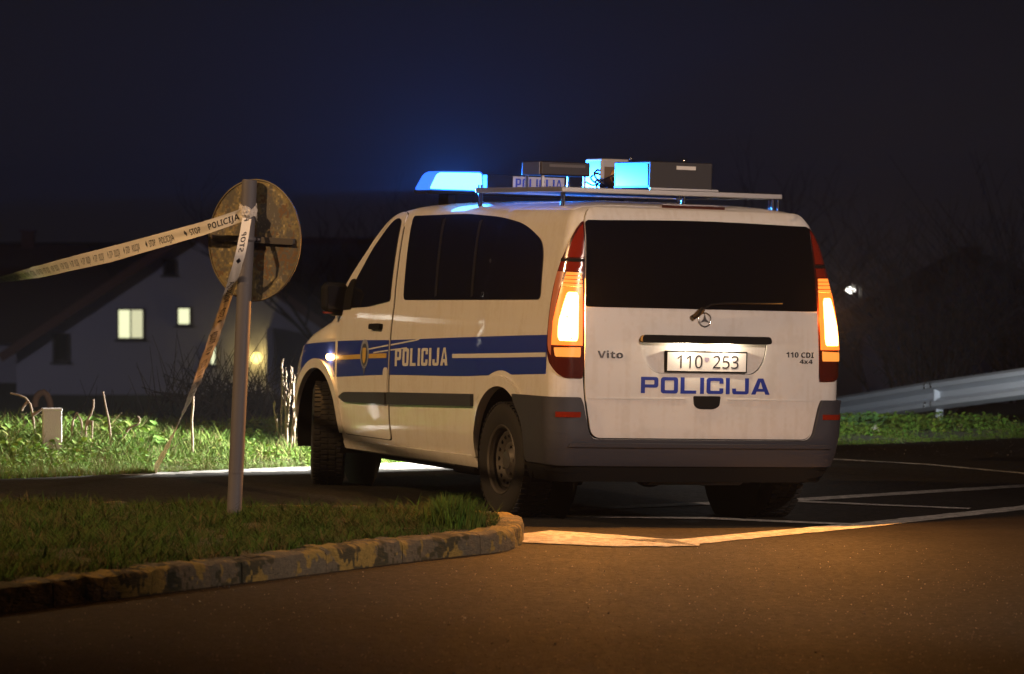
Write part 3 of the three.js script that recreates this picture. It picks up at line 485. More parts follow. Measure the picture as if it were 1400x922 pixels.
for (const sg of [-1, 1]) {
  const sm = sideMap(sg), P = (name, shapes, m, o, parent = van) => part(name, panel(shapes, sm, { ...o }), m, parent);
  // front door with its shut line, window, handle and trim
  const doorPts = [[2.665, 0.37, 0.04], [2.665, 1.24, 0.02], [2.83, 1.83, 0.03], [2.93, 1.845, 0.03], [3.09, 1.805, 0.06], [3.30, 1.62, 0.05], [3.585, 1.30, 0.1], [3.66, 1.0, 0.1], [3.60, 0.72, 0.1], [3.50, 0.37, 0.04]];
  P('door_seal', roundPoly(doorPts.map(([z, y, r]) => [z + (z < 3 ? -0.008 : 0.007), y + (y < 0.5 ? -0.007 : 0.006), r])), M.black, { off: 0.0015, depth: 0.001, edge: 0.09 });
  const door = part('front_door', PAINTUV(panel(roundPoly(doorPts), sm, { off: 0.007, depth: 0.007, edge: 0.07 })), M.paint, van);
  P('window', roundPoly([[2.725, 1.262, 0.03], [2.862, 1.79, 0.05], [2.95, 1.805, 0.06], [3.03, 1.77, 0.08], [3.225, 1.60, 0.05], [3.475, 1.30, 0.05], [3.50, 1.20, 0.04], [3.09, 1.218, 0.1]]), M.glass, { off: 0.0125, depth: 0.006, edge: 0.05 }, door);
  P('mirror_sail', roundPoly([[3.40, 1.196, 0.02], [3.40, 1.40, 0.03], [3.48, 1.39, 0.03], [3.575, 1.27, 0.03], [3.60, 1.185, 0.02]]), M.black, { off: 0.0165, depth: 0.008, edge: 0.05 }, door);
  P('handle', roundPoly([[2.80, 1.075, 0.02], [2.80, 1.115, 0.02], [2.99, 1.108, 0.02], [2.99, 1.072, 0.02]]), M.black, { off: 0.035, depth: 0.03, edge: 0.04 }, door);
  P('trim_strip', roundPoly([[2.675, 0.598, 0.01], [2.675, 0.676, 0.01], [3.42, 0.648, 0.03], [3.53, 0.612, 0.03], [3.42, 0.582, 0.03]]), M.plastic, { off: 0.028, depth: 0.024, edge: 0.06 }, door);
  P('trim_strip', roundPoly([[1.255, 0.648, 0.01], [1.255, 0.724, 0.01], [2.655, 0.677, 0.01], [2.655, 0.598, 0.01]]), M.plastic, { off: 0.024, depth: 0.022, edge: 0.09 });
  // rear side window
  P('side_window', roundPoly([[0.345, 1.322, 0.05], [2.515, 1.276, 0.04], [2.705, 1.818, 0.03], [1.83, 1.832, 0.1], [1.22, 1.812, 0.2], [0.82, 1.77, 0.16], [0.47, 1.66, 0.12]]), M.glass, { off: 0.006, depth: 0.006, edge: 0.06 });
  P('window_pillar', [strip([[1.98, 1.31], [2.16, 1.80]], 0.035)], std({ color: rgb(0.012, 0.012, 0.014), roughness: 0.4 }), { off: 0.0075, depth: 0.002, edge: 0.07 });
  P('window_pillar', [strip([[1.40, 1.32], [1.56, 1.79]], 0.035)], std({ color: rgb(0.012, 0.012, 0.014), roughness: 0.4 }), { off: 0.0075, depth: 0.002, edge: 0.07 });
  // door hinge cover below the stripe
  P('rail_cover', roundPoly([[2.668, 0.60, 0.02], [2.668, 0.835, 0.04], [2.74, 0.835, 0.04], [2.74, 0.60, 0.02]]), M.paint, { off: 0.016, depth: 0.012, edge: 0.05 }, door);
  // blue band, light lines and lettering
  const top = curve([[-0.2, 1.13], [0.056, 1.122], [1.488, 1.065], [2.66, 1.014], [3.18, 0.997], [4.03, 0.956], [4.5, 0.92]]), bot = curve([[-0.2, 0.90], [0.02, 0.893], [0.88, 0.854], [1.45, 0.826], [2.67, 0.788], [3.65, 0.738], [4.5, 0.70]]);
  const band = (a, b, lo = bot, hi = top, n = 8) => { const L = []; for (let i = 0; i <= n; i++) { const z = lerp(a, b, i / n); L.push([z, lo(z)]); } for (let i = n; i >= 0; i--) { const z = lerp(a, b, i / n); L.push([z, hi(z)]); } return poly(L); };
  const archOver = (z) => { const d = z - AXR.z, r = 0.50; return Math.abs(d) < r ? Math.max(bot(z), AXR.y + 0.04 + Math.sqrt(r * r - d * d)) : bot(z); };
  P('stripe', band(0.16, 2.655, archOver, top, 70), M.blue, { off: 0.0025, depth: 0.002, edge: 0.07 });
  P('stripe', band(2.672, 3.60), M.blue, { off: 0.0090, depth: 0.0015, edge: 0.07 }, door);
  const fArch = (z) => { const d = z - AXF.z, r = 0.47; return Math.abs(d) < r ? Math.max(bot(z), AXF.y + 0.02 + Math.sqrt(r * r - d * d)) : bot(z); };
  P('stripe', band(3.665, 4.46, fArch, top, 40), M.blue, { off: 0.0025, depth: 0.002, edge: 0.06 });
  const mid = curve([[0.06, 1.005], [1.62, 0.945], [2.69, 0.912], [3.58, 0.869], [4.4, 0.83]]), lo = (w) => (z) => mid(z) - w / 2, hi = (w) => (z) => mid(z) + w / 2;
  P('stripe_line', band(0.17, 1.61, lo(0.026), hi(0.026)), M.white, { off: 0.0042, depth: 0.0012, edge: 0.09 });
  P('stripe_line', band(2.70, 3.56, lo(0.03), hi(0.03)), M.gold, { off: 0.0105, depth: 0.0012, edge: 0.09 }, door);
  for (const [a, b] of [[[3.02, 0.943], [2.675, 0.979]], [[2.93, 0.923], [2.675, 0.946]]]) P('chevron_line', strip([a, b], 0.009), M.white, { off: 0.0118, depth: 0.0012, edge: 0.09 }, door);
  for (const [a, b] of [[[2.65, 0.982], [2.17, 1.032]], [[2.65, 0.949], [2.37, 0.972]]]) P('chevron_line', strip([a, b], 0.009), M.white, { off: 0.0044, depth: 0.0012, edge: 0.09 });
  const slope = (z) => 0.848 + (2.564 - z) * 0.040, L = word('POLICIJA', 0, 0.885, 0, 1, 0.72, 0.24, 0.17).map((s) => { const e = s.extractPoints(6), f = (p) => { const z = sg < 0 ? 2.565 - p.x : 1.68 + p.x; return new THREE.Vector2(z, slope(z) + p.y * 0.113); }, q = new THREE.Shape(e.shape.map(f)); e.holes.forEach((h) => q.holes.push(new THREE.Path(h.map(f)))); return q; });
  for (const g of L) P('letter', g, M.white, { off: 0.0052, depth: 0.0018, edge: 0.05 });
  // badge on the door
  const el = (cx, cy, a, b) => { const s = new THREE.Shape(); s.absellipse(cx, cy, a, b, 0, Math.PI * 2); return s; };
  const badge = P('badge', [el(3.087, 0.91, 0.075, 0.095)], std({ color: rgb(0.25, 0.28, 0.36), roughness: 0.3 }), { off: 0.0125, depth: 0.003, edge: 0.05 }, door);
  P('badge_field', [el(3.087, 0.905, 0.054, 0.074)], std({ color: rgb(0.05, 0.06, 0.09), roughness: 0.4 }), { off: 0.0137, depth: 0.001, edge: 0.05 }, badge);
  P('badge_shield', [roundPoly([[3.055, 0.95, 0.01], [3.119, 0.95, 0.01], [3.115, 0.87, 0.02], [3.087, 0.845, 0.01], [3.059, 0.87, 0.02]])], M.gold, { off: 0.0147, depth: 0.001, edge: 0.05 }, badge);
  P('badge_tail', [poly([[3.055, 0.83], [3.119, 0.83], [3.087, 0.765]])], std({ color: rgb(0.10, 0.10, 0.16), roughness: 0.4 }), { off: 0.0125, depth: 0.002, edge: 0.05 }, badge);
  // wheel arch lips
  for (const [ax, r0, a0, a1] of [[AXR, 0.424, -0.05, 2.62], [AXF, 0.424, 0.15, 3.12]]) { const s = new THREE.Shape(), c = [ax.z, ax.y + 0.02], m = 30, o = []; for (let i = 0; i <= m; i++) { const a = lerp(a0, a1, i / m); o.push([c[0] + r0 * Math.cos(a), c[1] + r0 * Math.sin(a)]); } for (let i = m; i >= 0; i--) { const a = lerp(a0, a1, i / m), w = 0.062; o.push([c[0] + (r0 + w) * Math.cos(a), c[1] + (r0 + w) * Math.sin(a)]); } P('wheel_arch', poly(o), M.paint, { off: 0.020, depth: 0.02, edge: 0.06 }); }
  // sill fold
  P('sill', roundPoly([[1.26, 0.275, 0.01], [1.27, 0.345, 0.02], [3.55, 0.325, 0.02], [3.56, 0.275, 0.01]]), M.paint, { off: 0.014, depth: 0.012, edge: 0.09 });
  // side marker
  const mk = P('side_marker_lamp', [el(3.75, 0.868, 0.042, 0.02)], sg < 0 ? M.amber : M.redLens, { off: 0.02, depth: 0.018, edge: 0.04 });
  // tail lamp
  const inner = curve([[0.8, 0.79], [0.99, 0.778], [1.5, 0.762], [1.8, 0.742]]), outer = curve([[0.8, 0.10], [0.9, 0.13], [1.2, 0.165], [1.5, 0.195], [1.7, 0.2], [1.82, 0.19]]), cm = cornerMap(sg, inner, outer), T = (name, sh, m, o, parent) => part(name, panel(sh, cm, { sx: 0.2, edge: 0.03, ...o }), m, parent);
  const lamp = T('tail_lamp', roundPoly([[0.0, 0.868, 0.02], [0.62, 0.872, 0.3], [0.98, 0.98, 0.3], [1.0, 1.2, 0.2], [0.93, 1.5, 0.3], [0.60, 1.72, 0.25], [0.25, 1.785, 0.12], [0.0, 1.79, 0.02]]), M.darkRed, { off: 0.012, depth: 0.012 }, van);
  T('upper_lens', roundPoly([[0.06, 1.575], [0.62, 1.575], [0.55, 1.67, 0.1], [0.3, 1.75, 0.1], [0.06, 1.77]]), M.redLens, { off: 0.016, depth: 0.004 }, lamp);
  T('divider', poly([[0.02, 1.552], [0.84, 1.552], [0.84, 1.568], [0.02, 1.568]]), M.black, { off: 0.0155, depth: 0.003 }, lamp);
  T('middle_lens', roundPoly([[0.06, 1.495], [0.84, 1.495], [0.82, 1.548], [0.06, 1.548]]), M.redLens, { off: 0.016, depth: 0.004 }, lamp);
  T('outer_lens', roundPoly([[0.83, 1.0], [0.93, 1.04, 0.1], [0.95, 1.2, 0.1], [0.88, 1.49], [0.62, 1.49], [0.82, 1.2]]), M.outerLens, { off: 0.016, depth: 0.004 }, lamp);
  const lit = T('lit_lens', roundPoly([[0.06, 1.06], [0.80, 1.06], [0.79, 1.2], [0.64, 1.40], [0.08, 1.40]]), M.tailGlow, { off: 0.020, depth: 0.010 }, lamp);
  T('lamp_core', roundPoly([[0.18, 1.085, 0.06], [0.64, 1.085, 0.06], [0.64, 1.2, 0.1], [0.47, 1.37, 0.05], [0.20, 1.37, 0.05]]), M.tailCore, { off: 0.0225, depth: 0.008 }, lamp);
  for (let k = 0; k < 4; k++) { const y0 = 1.404 + k * 0.022; T('lens_rib', poly([[0.08 + k * 0.01, y0], [0.625 - k * 0.022, y0], [0.61 - k * 0.022, y0 + 0.017], [0.085 + k * 0.01, y0 + 0.017]]), M.tailGlowUpper, { off: 0.019, depth: 0.008 }, lamp); }
  T('reversing_lens', roundPoly([[0.10, 0.992, 0.02], [0.70, 0.992, 0.02], [0.74, 1.045, 0.02], [0.10, 1.05, 0.02]]), M.tailGlowSoft, { off: 0.018, depth: 0.006 }, lamp);
  const q = cm(0.32, 1.25), lp = new THREE.PointLight(rgb(1, 0.36, 0.06), 0, 0, 2); lp.position.copy(q.p).addScaledVector(q.n, 0.0165); lp.intensity = 15; lp.shadow.radius = 0.1; lp.castShadow = true; lamp.add(lp); lp.name = 'tail_lamp';
  if (sg < 0) { const k = sm(3.75, 0.868), l2 = new THREE.PointLight(rgb(1, 0.5, 0.15), 0.25, 0, 2); l2.position.copy(k.p).addScaledVector(k.n, 0.014); l2.shadow.radius = 0.1; l2.castShadow = true; l2.name = 'side_marker'; mk.add(l2); }
}
{ // tailgate and everything on it
  const Pn = (name, sh, m, o, parent = van) => part(name, panel(sh, rearMap, o), m, parent);
  const gate = [[-0.722, 0.522, 0.06], [0.722, 0.522, 0.06], [0.772, 0.80, 0.2], [0.775, 1.0, 0.2], [0.765, 1.4, 0.2], [0.742, 1.79, 0.05], [0.70, 1.865, 0.06], [-0.70, 1.865, 0.06], [-0.742, 1.79, 0.05], [-0.765, 1.4, 0.2], [-0.775, 1.0, 0.2], [-0.772, 0.80, 0.2]];
  Pn('tailgate_seal', roundPoly(gate.map(([x, y, r]) => [x * 1.008, y + (y < 0.6 ? -0.008 : y > 1.8 ? 0.006 : 0), r])), M.black, { off: 0.0015, depth: 0.001, edge: 0.09 });
  const sh = roundPoly(gate); sh.holes.push(roundPoly([[-0.425, 1.118, 0.03], [0.425, 1.118, 0.03], [0.40, 0.985, 0.1], [0.335, 0.905, 0.06], [-0.335, 0.905, 0.06], [-0.40, 0.985, 0.1]]));
  const gt = part('tailgate', PAINTUV(panel(sh, rearMap, { off: 0.016, depth: 0.016, edge: 0.06 })), M.paint, van);
  // recess round the number plate: hollowed panel
  Pn('plate_recess', roundPoly([[-0.42, 1.116, 0.03], [0.42, 1.116, 0.03], [0.395, 0.985, 0.1], [0.33, 0.907, 0.06], [-0.33, 0.907, 0.06], [-0.395, 0.985, 0.1]]), M.paint, { off: 0.005, depth: 0.001, edge: 0.05 }, gt);
  Pn('rear_window', roundPoly([[-0.767, 1.288, 0.015], [0.767, 1.288, 0.015], [0.755, 1.55, 0.1], [0.738, 1.795, 0.03], [0, 1.812, 0.4], [-0.738, 1.795, 0.03], [-0.755, 1.55, 0.1]]), M.glass, { off: 0.0195, depth: 0.004, edge: 0.06 }, gt);
  const bar = Pn('grip_strip', roundPoly([[-0.428, 1.085, 0.02], [0.428, 1.085, 0.02], [0.422, 1.128, 0.025], [-0.422, 1.128, 0.025]]), M.black, { off: 0.062, depth: 0.046, edge: 0.05 }, gt);
  for (const x of [-0.13, 0.13]) { const l = part('plate_lamp', box(0.06, 0.005, 0.016, x, 1.0822, 0.044, 0), M.plateGlow, bar); const p = new THREE.PointLight(rgb(1, 0.8, 0.55), 0.28, 0, 2); p.position.set(x, 1.0815, 0.044); p.shadow.radius = 0.08; p.castShadow = true; p.name = 'plate_lamp'; l.add(p); }
  const plate = part('number_plate', box(0.54, 0.128, 0.022, 0.008, 0.978, 0.006, 0.003), M.black, gt);
  part('plate_face', box(0.52, 0.11, 0.004, 0.008, 0.978, 0.0178), M.plateWhite, plate);
  const flat = (z) => (x, y) => ({ p: new THREE.Vector3(x, y, z), n: new THREE.Vector3(0, 0, 1) });
  for (const g of [...fontShapes(font, '110', -0.196, 0.941, 0.076, 0.00078), ...fontShapes(font, '253', 0.045, 0.941, 0.076, 0.00078)]) part('digit', panel(g, flat(0.0201), { off: 0.001, depth: 0.001 }), M.inkBlack, plate);
  part('plate_crest', panel([roundPoly([[-0.008, 0.985], [0.022, 0.985], [0.022, 0.965, 0.008], [0.007, 0.955, 0.008], [-0.008, 0.965, 0.008]].map((p) => [p[0], p[1] + 0.02, p[2]]))], flat(0.0201), { off: 0.001, depth: 0.001 }), std({ color: rgb(0.35, 0.3, 0.42), roughness: 0.5 }), plate);
  for (const g of word('POLICIJA', -0.416, 0.436, 0.788, 0.884, 1.08, 0.25, 0.2)) Pn('letter', g, M.blue, { off: 0.0176, depth: 0.0016, edge: 0.05 }, gt);
  Pn('handle_recess', roundPoly([[-0.075, 0.775, 0.012], [-0.068, 0.715, 0.03], [-0.035, 0.698, 0.02], [0.065, 0.698, 0.02], [0.098, 0.715, 0.03], [0.105, 0.775, 0.012]]), M.black, { off: 0.022, depth: 0.006, edge: 0.04 }, gt);
  Pn('crease', strip([[-0.755, 0.752], [-0.12, 0.757]], 0.006), M.white, { off: 0.019, depth: 0.003, edge: 0.09 }, gt);
  Pn('crease', strip([[0.15, 0.757], [0.755, 0.752]], 0.006), M.white, { off: 0.019, depth: 0.003, edge: 0.09 }, gt);
  // star in a ring
  const c = rearMap(0, 1.226), star = new THREE.Group(); star.name = 'emblem'; star.position.copy(c.p).addScaledVector(c.n, 0.018); star.quaternion.setFromUnitVectors(new THREE.Vector3(0, 0, 1), c.n); gt.add(star);
  part('emblem_ring', new THREE.TorusGeometry(0.041, 0.0048, 8, 40), M.chrome, star);
  const st = new THREE.Shape(); for (let i = 0; i < 6; i++) { const a = Math.PI / 2 + i * Math.PI / 3, r = i % 2 ? 0.0085 : 0.039; i ? st.lineTo(Math.cos(a) * r, Math.sin(a) * r) : st.moveTo(Math.cos(a) * r, Math.sin(a) * r); } part('emblem_star', new THREE.ExtrudeGeometry(st, { depth: 0.003, bevelEnabled: true, bevelSize: 0.0012, bevelThickness: 0.0012, bevelSegments: 1 }), M.chrome, star);
  for (const g of fontShapes(fontBold, 'Vito', -0.695, 0.990, 0.042, 0.00062)) Pn('badge_letter', g, M.chrome, { off: 0.0205, depth: 0.0045, edge: 0.05 }, gt);
  for (const g of [...fontShapes(fontBold, '110 CDI', 0.545, 1.012, 0.032, 0.00038), ...fontShapes(fontBold, '4x4', 0.638, 0.976, 0.025, 0.00040)]) Pn('badge_letter', g, M.chrome, { off: 0.0205, depth: 0.0045, edge: 0.05 }, gt);
  // wiper
  const w0 = rearMap(-0.02, 1.285), w1 = rearMap(-0.085, 1.235), wp = part('wiper_pivot', tube([w0.p.clone().addScaledVector(w0.n, 0.035), w0.p.clone().lerp(w1.p, 0.5).addScaledVector(w0.n, 0.05), w1.p.clone().addScaledVector(w1.n, 0.035)], 0.017, 8), M.black, gt);
  const a0 = rearMap(0.02, 1.31), a1 = rearMap(0.52, 1.335); part('wiper_blade', tube([w0.p.clone().addScaledVector(w0.n, 0.035), a0.p.clone().addScaledVector(a0.n, 0.04), a1.p.clone().addScaledVector(a1.n, 0.03)], 0.006, 5), M.black, wp);
  // third brake lamp on the roof edge
  Pn('roof_lamp', roundPoly([[-0.21, 1.889, 0.03], [0.24, 1.889, 0.03], [0.17, 1.904, 0.02], [-0.14, 1.904, 0.02]]), M.darkRed, { off: 0.014, depth: 0.014, edge: 0.04 });
  // bumper round the tail, up to the wheel openings
  const sA = sOfZ(0.5, 0.40), sB = sOfZ(0.7, 0.62), half = [[0, 0.365], [sA - 0.03, 0.365, 0.06], [sA, 0.40, 0.03], [sOfZ(0.6, 0.455), 0.6, 0.1], [sOfZ(0.72, 0.56), 0.70, 0.06], [sB - 0.02, 0.752, 0.02], [0.80, 0.758, 0.01], [0.782, 0.72, 0.02], [0.735, 0.512, 0.06]];
  const full = [...half.slice(1), ...half.slice(1).reverse().map(([x, y, r]) => [-x, y, r])];
  const bump = part('rear_bumper', panel(roundPoly(full), aroundMap, { off: 0.030, depth: 0.035, edge: 0.05 }), M.plastic, van);
  part('valance', panel(roundPoly([[-sA + 0.02, 0.262], [sA - 0.02, 0.262], [sA - 0.02, 0.40], [-sA + 0.02, 0.40]]), aroundMap, { off: 0.016, depth: 0.012, edge: 0.06 }), M.black, bump);
  part('bumper_lip', panel(roundPoly([[-0.86, 0.475], [0.86, 0.475], [0.85, 0.497, 0.01], [-0.85, 0.497, 0.01]]), aroundMap, { off: 0.046, depth: 0.02, edge: 0.06 }), M.plastic, bump);
  for (const s of [-1, 1]) part('reflector', panel(poly([[s * 0.80, 0.640], [s * 0.93, 0.640], [s * 0.93, 0.672], [s * 0.80, 0.672]]), aroundMap, { off: 0.034, depth: 0.006, edge: 0.04 }), M.redLens, bump);
}
// front end, mostly turned away
for (const sg of [-1, 1]) { const hl = part('headlamp', panel(roundPoly([[4.36, 0.70, 0.05], [4.60, 0.66, 0.05], [4.62, 0.86, 0.05], [4.33, 0.94, 0.05]]), sideMap(sg), { off: 0.006, depth: 0.006, edge: 0.05 }), phys({ color: rgb(0.5, 0.5, 0.5), roughness: 0.1, clearcoat: 1 }), van); }
part('windscreen', panel(roundPoly([[-0.62, 1.22, 0.05], [0.62, 1.22, 0.05], [0.52, 1.80, 0.08], [-0.52, 1.80, 0.08]]), (() => { const f = (x, y) => { const { P } = outline(y); for (let i = P.length - 1; i > 96; i--) if (P[i][0] >= Math.abs(x)) { const a = P[i + 1] ?? P[i], b = P[i], t = (Math.abs(x) - a[0]) / (b[0] - a[0] + 1e-9); return new THREE.Vector3(x, y, -lerp(a[1], b[1], clamp(t, 0, 1))); } return new THREE.Vector3(x, y, -P[96][1]); }; return (x, y) => { const p = f(x, y), e = 0.003, n = f(x + e, y).sub(f(x - e, y)).cross(f(x, y + e).sub(f(x, y - e))).normalize(); if (n.z > 0) n.negate(); return { p, n }; }; })(), { off: 0.004, depth: 0.004, edge: 0.08 }), M.glass, van);
for (const sg of [-1, 1]) { // mirrors
  const g = new THREE.Group(); g.name = 'wing_mirror'; g.position.set(sg * 0.84, 1.17, -3.50); van.add(g);
  const sh = new RoundedBoxGeometry(0.18, 0.20, 0.11, 4, 0.05); part('mirror_housing', sh.translate(sg * 0.15, 0.10, -0.10), M.black, g);
  part('mirror_arm', merge([box(0.14, 0.05, 0.06, sg * 0.05, 0.025, -0.09, 0.015), box(0.10, 0.04, 0.07, sg * 0.12, -0.002, -0.10, 0.015)]), M.black, g);
  part('mirror_glass', box(0.13, 0.15, 0.004, sg * 0.15, 0.10, -0.043), M.paneBlack, g);
  part('turn_lamp', box(0.10, 0.012, 0.05, sg * 0.17, -0.002, -0.10), M.redLens, g);
}
{ // wheels
  const R0 = 0.345, w = 0.225, prof = []; const tp = [[0.205, -0.095], [0.235, -0.108], [0.29, -0.115], [0.325, -0.104], [0.341, -0.09], [R0, -0.06], [R0, 0.06], [0.341, 0.09], [0.325, 0.104], [0.29, 0.115], [0.235, 0.108], [0.205, 0.095]].map(([r, x]) => new THREE.Vector2(r, x));
  const tyreG = new THREE.LatheGeometry(tp, 56).rotateZ(Math.PI / 2);       // axle along x, outer face at -x
  const blocks = []; for (let i = 0; i < 56; i++) for (const k of [-0.078, -0.027, 0.027, 0.078]) blocks.push(box(0.042, 0.010, 0.024, 0, 0, 0).translate(k, R0 + 0.0005, 0).rotateX((i + (Math.abs(k) > 0.05 ? 0.5 : 0)) / 56 * Math.PI * 2));
  const tyreAll = merge([tyreG, ...blocks]);
  const rp = [[0.0, 0.068], [0.055, 0.066], [0.07, 0.05], [0.11, 0.035], [0.165, 0.062], [0.178, 0.05], [0.18, -0.09], [0.195, -0.09], [0.195, 0.07], [0.205, 0.085], [0.213, 0.098], [0.208, 0.104], [0.196, 0.096], [0.186, 0.07]].map(([r, x]) => new THREE.Vector2(r, x));
  const rimG = toCreasedNormals(new THREE.LatheGeometry(rp, 48), 0.6).rotateZ(Math.PI / 2);
  const holeG = cyl(0.014, 0.014, 0.012, 10).rotateZ(Math.PI / 2), nutG = cyl(0.011, 0.011, 0.02, 6).rotateZ(Math.PI / 2);
  const spots = [[-0.845, AXR.z, 0, -1], [0.845, AXR.z, 0, 1], [-0.85, AXF.z, -0.37, -1], [0.85, AXF.z, -0.37, 1]];
  for (const [x, z, steer, sg] of spots) {
    const wh = new THREE.Group(); wh.name = 'wheel'; wh.position.set(x, R0, -z); wh.rotation.y = steer + (sg > 0 ? Math.PI : 0); van.add(wh);
    part('tyre', tyreAll, M.tyre, wh); const rim = part('rim', rimG, M.rim, wh);
    for (let i = 0; i < 16; i++) { const a = i / 16 * Math.PI * 2; part('vent_hole', holeG, M.black, rim).position.set(-0.049, Math.sin(a) * 0.148, Math.cos(a) * 0.148); }
    for (let i = 0; i < 5; i++) { const a = i / 5 * Math.PI * 2; part('wheel_nut', nutG, M.rim, rim).position.set(-0.048, Math.sin(a) * 0.085, Math.cos(a) * 0.085); }
  }
  // underside
  part('underbody', merge([box(1.5, 0.06, 2.3, 0, 0.245, -2.45), box(0.10, 0.10, 3.0, -0.45, 0.24, -2.3, 0.02), box(0.10, 0.10, 3.0, 0.45, 0.24, -2.3, 0.02)]), M.black, van);
  part('rear_axle', merge([cyl(0.045, 0.045, 1.55, 12).rotateZ(Math.PI / 2).translate(0, 0.33, -AXR.z), new THREE.SphereGeometry(0.13, 16, 12).translate(0.05, 0.31, -AXR.z), box(0.12, 0.10, 0.5, 0.6, 0.27, -0.8, 0.03), box(0.12, 0.10, 0.5, -0.6, 0.27, -0.8, 0.03)]), M.black, van);
  part('silencer', merge([cyl(0.085, 0.085, 0.62, 18).rotateZ(Math.PI / 2).scale(1, 0.8, 1).translate(0.12, 0.29, -0.36), tube([new THREE.Vector3(-0.2, 0.29, -0.4), new THREE.Vector3(-0.3, 0.3, -0.5), new THREE.Vector3(-0.3, 0.3, -2)], 0.03)]), std({ color: rgb(0.1, 0.09, 0.085), roughness: 0.6, metalness: 0.5 }), van);
  part('step', box(0.10, 0.05, 0.32, -0.86, 0.245, -1.5, 0.015), M.black, van);
}
{ // roof rack
  const rack = new THREE.Group(); rack.name = 'roof_rack'; van.add(rack);
  const zr = 0.50, zf = 1.88, y = 1.985, rail = (a, b, s = 0.032) => { const A = new THREE.Vector3(...a), B = new THREE.Vector3(...b), L = A.distanceTo(B); return new RoundedBoxGeometry(s, s, L, 2, 0.006).applyMatrix4(new THREE.Matrix4().lookAt(A, B, new THREE.Vector3(0, 1, 0)).setPosition(A.clone().lerp(B, 0.5))); };
  part('side_rail', rail([-0.70, y, -zr - 0.02], [-0.70, y, -zf]), M.alu, rack); part('side_rail', rail([0.70, y, -zr - 0.02], [0.70, y, -zf]), M.alu, rack);
  part('cross_rail', rail([-0.74, y - 0.001, -zr], [0.74, y - 0.001, -zr]), M.alu, rack);
  for (const z of [0.95, 1.4, zf]) part('cross_rail', rail([-0.70, y - 0.002, -z], [0.70, y - 0.002, -z], 0.028), M.alu, rack);
  for (const x of [-0.70, 0.70]) for (const z of [zr + 0.06, zf - 0.05]) for (const dx of [-0.018, 0.018]) part('foot', cyl(0.008, 0.008, 0.13, 10).translate(x, y - 0.065, -z - dx), M.chrome, rack);
  for (const [x, z] of [[0.06, zr], [0.70, zr]]) for (const dx of [-0.018, 0.018]) part('foot', cyl(0.008, 0.008, 0.10, 10).translate(x + dx, y - 0.05, -z), M.chrome, rack);
  part('deck', box(1.34, 0.008, 1.2, 0, y + 0.012, -1.12), std({ color: rgb(0.16, 0.16, 0.17), roughness: 0.5, metalness: 0.6 }), rack);
  for (const dx of [-0.02, 0.02]) part('rail_bolt', cyl(0.006, 0.006, 0.03, 8).translate(-0.70, y + 0.02, -zf + 0.04 + dx), M.chrome, rack);
}
{ // light bar
  const bar = new THREE.Group(); bar.name = 'light_bar'; bar.position.set(0, 0, -2.62); van.add(bar);
  part('base', box(1.56, 0.022, 0.27, 0.0, 1.978, 0, 0.008), M.black, bar);
  for (const x of [-0.6, 0.6]) part('bar_foot', box(0.06, 0.08, 0.16, x, 1.93, 0, 0.01), M.black, bar);
  const lens = (x0, x1, m, sl) => { const s = roundPoly([[x0, 1.992, 0.006], [x1, 1.992, 0.006], [x1 - 0.012, 2.108, 0.02], [x0 + sl, 2.100, 0.04]]); return new THREE.ExtrudeGeometry(s, { depth: 0.20, bevelEnabled: true, bevelSize: 0.008, bevelThickness: 0.012, bevelSegments: 3 }).translate(0, 0.004, -0.10); };
  const b = part('blue_beacon', lens(-0.775, -0.395, 0, 0.06), M.beacon, bar);
  const l = new THREE.PointLight(rgb(0.02, 0.20, 1), 115, 0, 2); l.position.set(-0.585, 2.0, 0); l.shadow.radius = 0.25; l.castShadow = true; l.name = 'blue_beacon'; b.add(l);
  part('lens_core', new THREE.ExtrudeGeometry(roundPoly([[-0.764, 1.9965, 0.008], [-0.404, 1.9965, 0.008], [-0.414, 2.102, 0.015], [-0.716, 2.096, 0.03]]), { depth: 0.212, bevelEnabled: true, bevelSize: 0.004, bevelThickness: 0.010, bevelSegments: 3 }).translate(0, 0.0035, -0.106), M.beaconCore, b);
  const g2 = lens(-0.775, -0.395, 0, 0.06).scale(-1, 1, 1); { const a = g2.attributes.position.array, n = g2.attributes.normal.array; for (let i = 0; i < a.length; i += 9) for (let k = 0; k < 3; k++) { let t = a[i + k]; a[i + k] = a[i + 3 + k]; a[i + 3 + k] = t; t = n[i + k]; n[i + k] = n[i + 3 + k]; n[i + 3 + k] = t; } }
  part('blue_beacon', g2, M.blueLens, bar);
  part('centre_housing', box(0.73, 0.115, 0.20, 0.0, 2.046, -0.005, 0.012), M.black, bar);
  const pn = part('sign_panel', box(0.365, 0.092, 0.008, 0, 2.05, 0.102, 0.002), std({ color: rgb(0.45, 0.42, 0.36), roughness: 0.5 }), bar);
  for (const g of word('POLICIJA', -0.165, 0.165, 2.018, 2.082, 0.62, 0.2, 0.15)) part('letter', panel(g, (x, y) => ({ p: new THREE.Vector3(x, y, 0.1062), n: new THREE.Vector3(0, 0, 1) }), { off: 0.001, depth: 0.001 }), M.blue, pn);
}
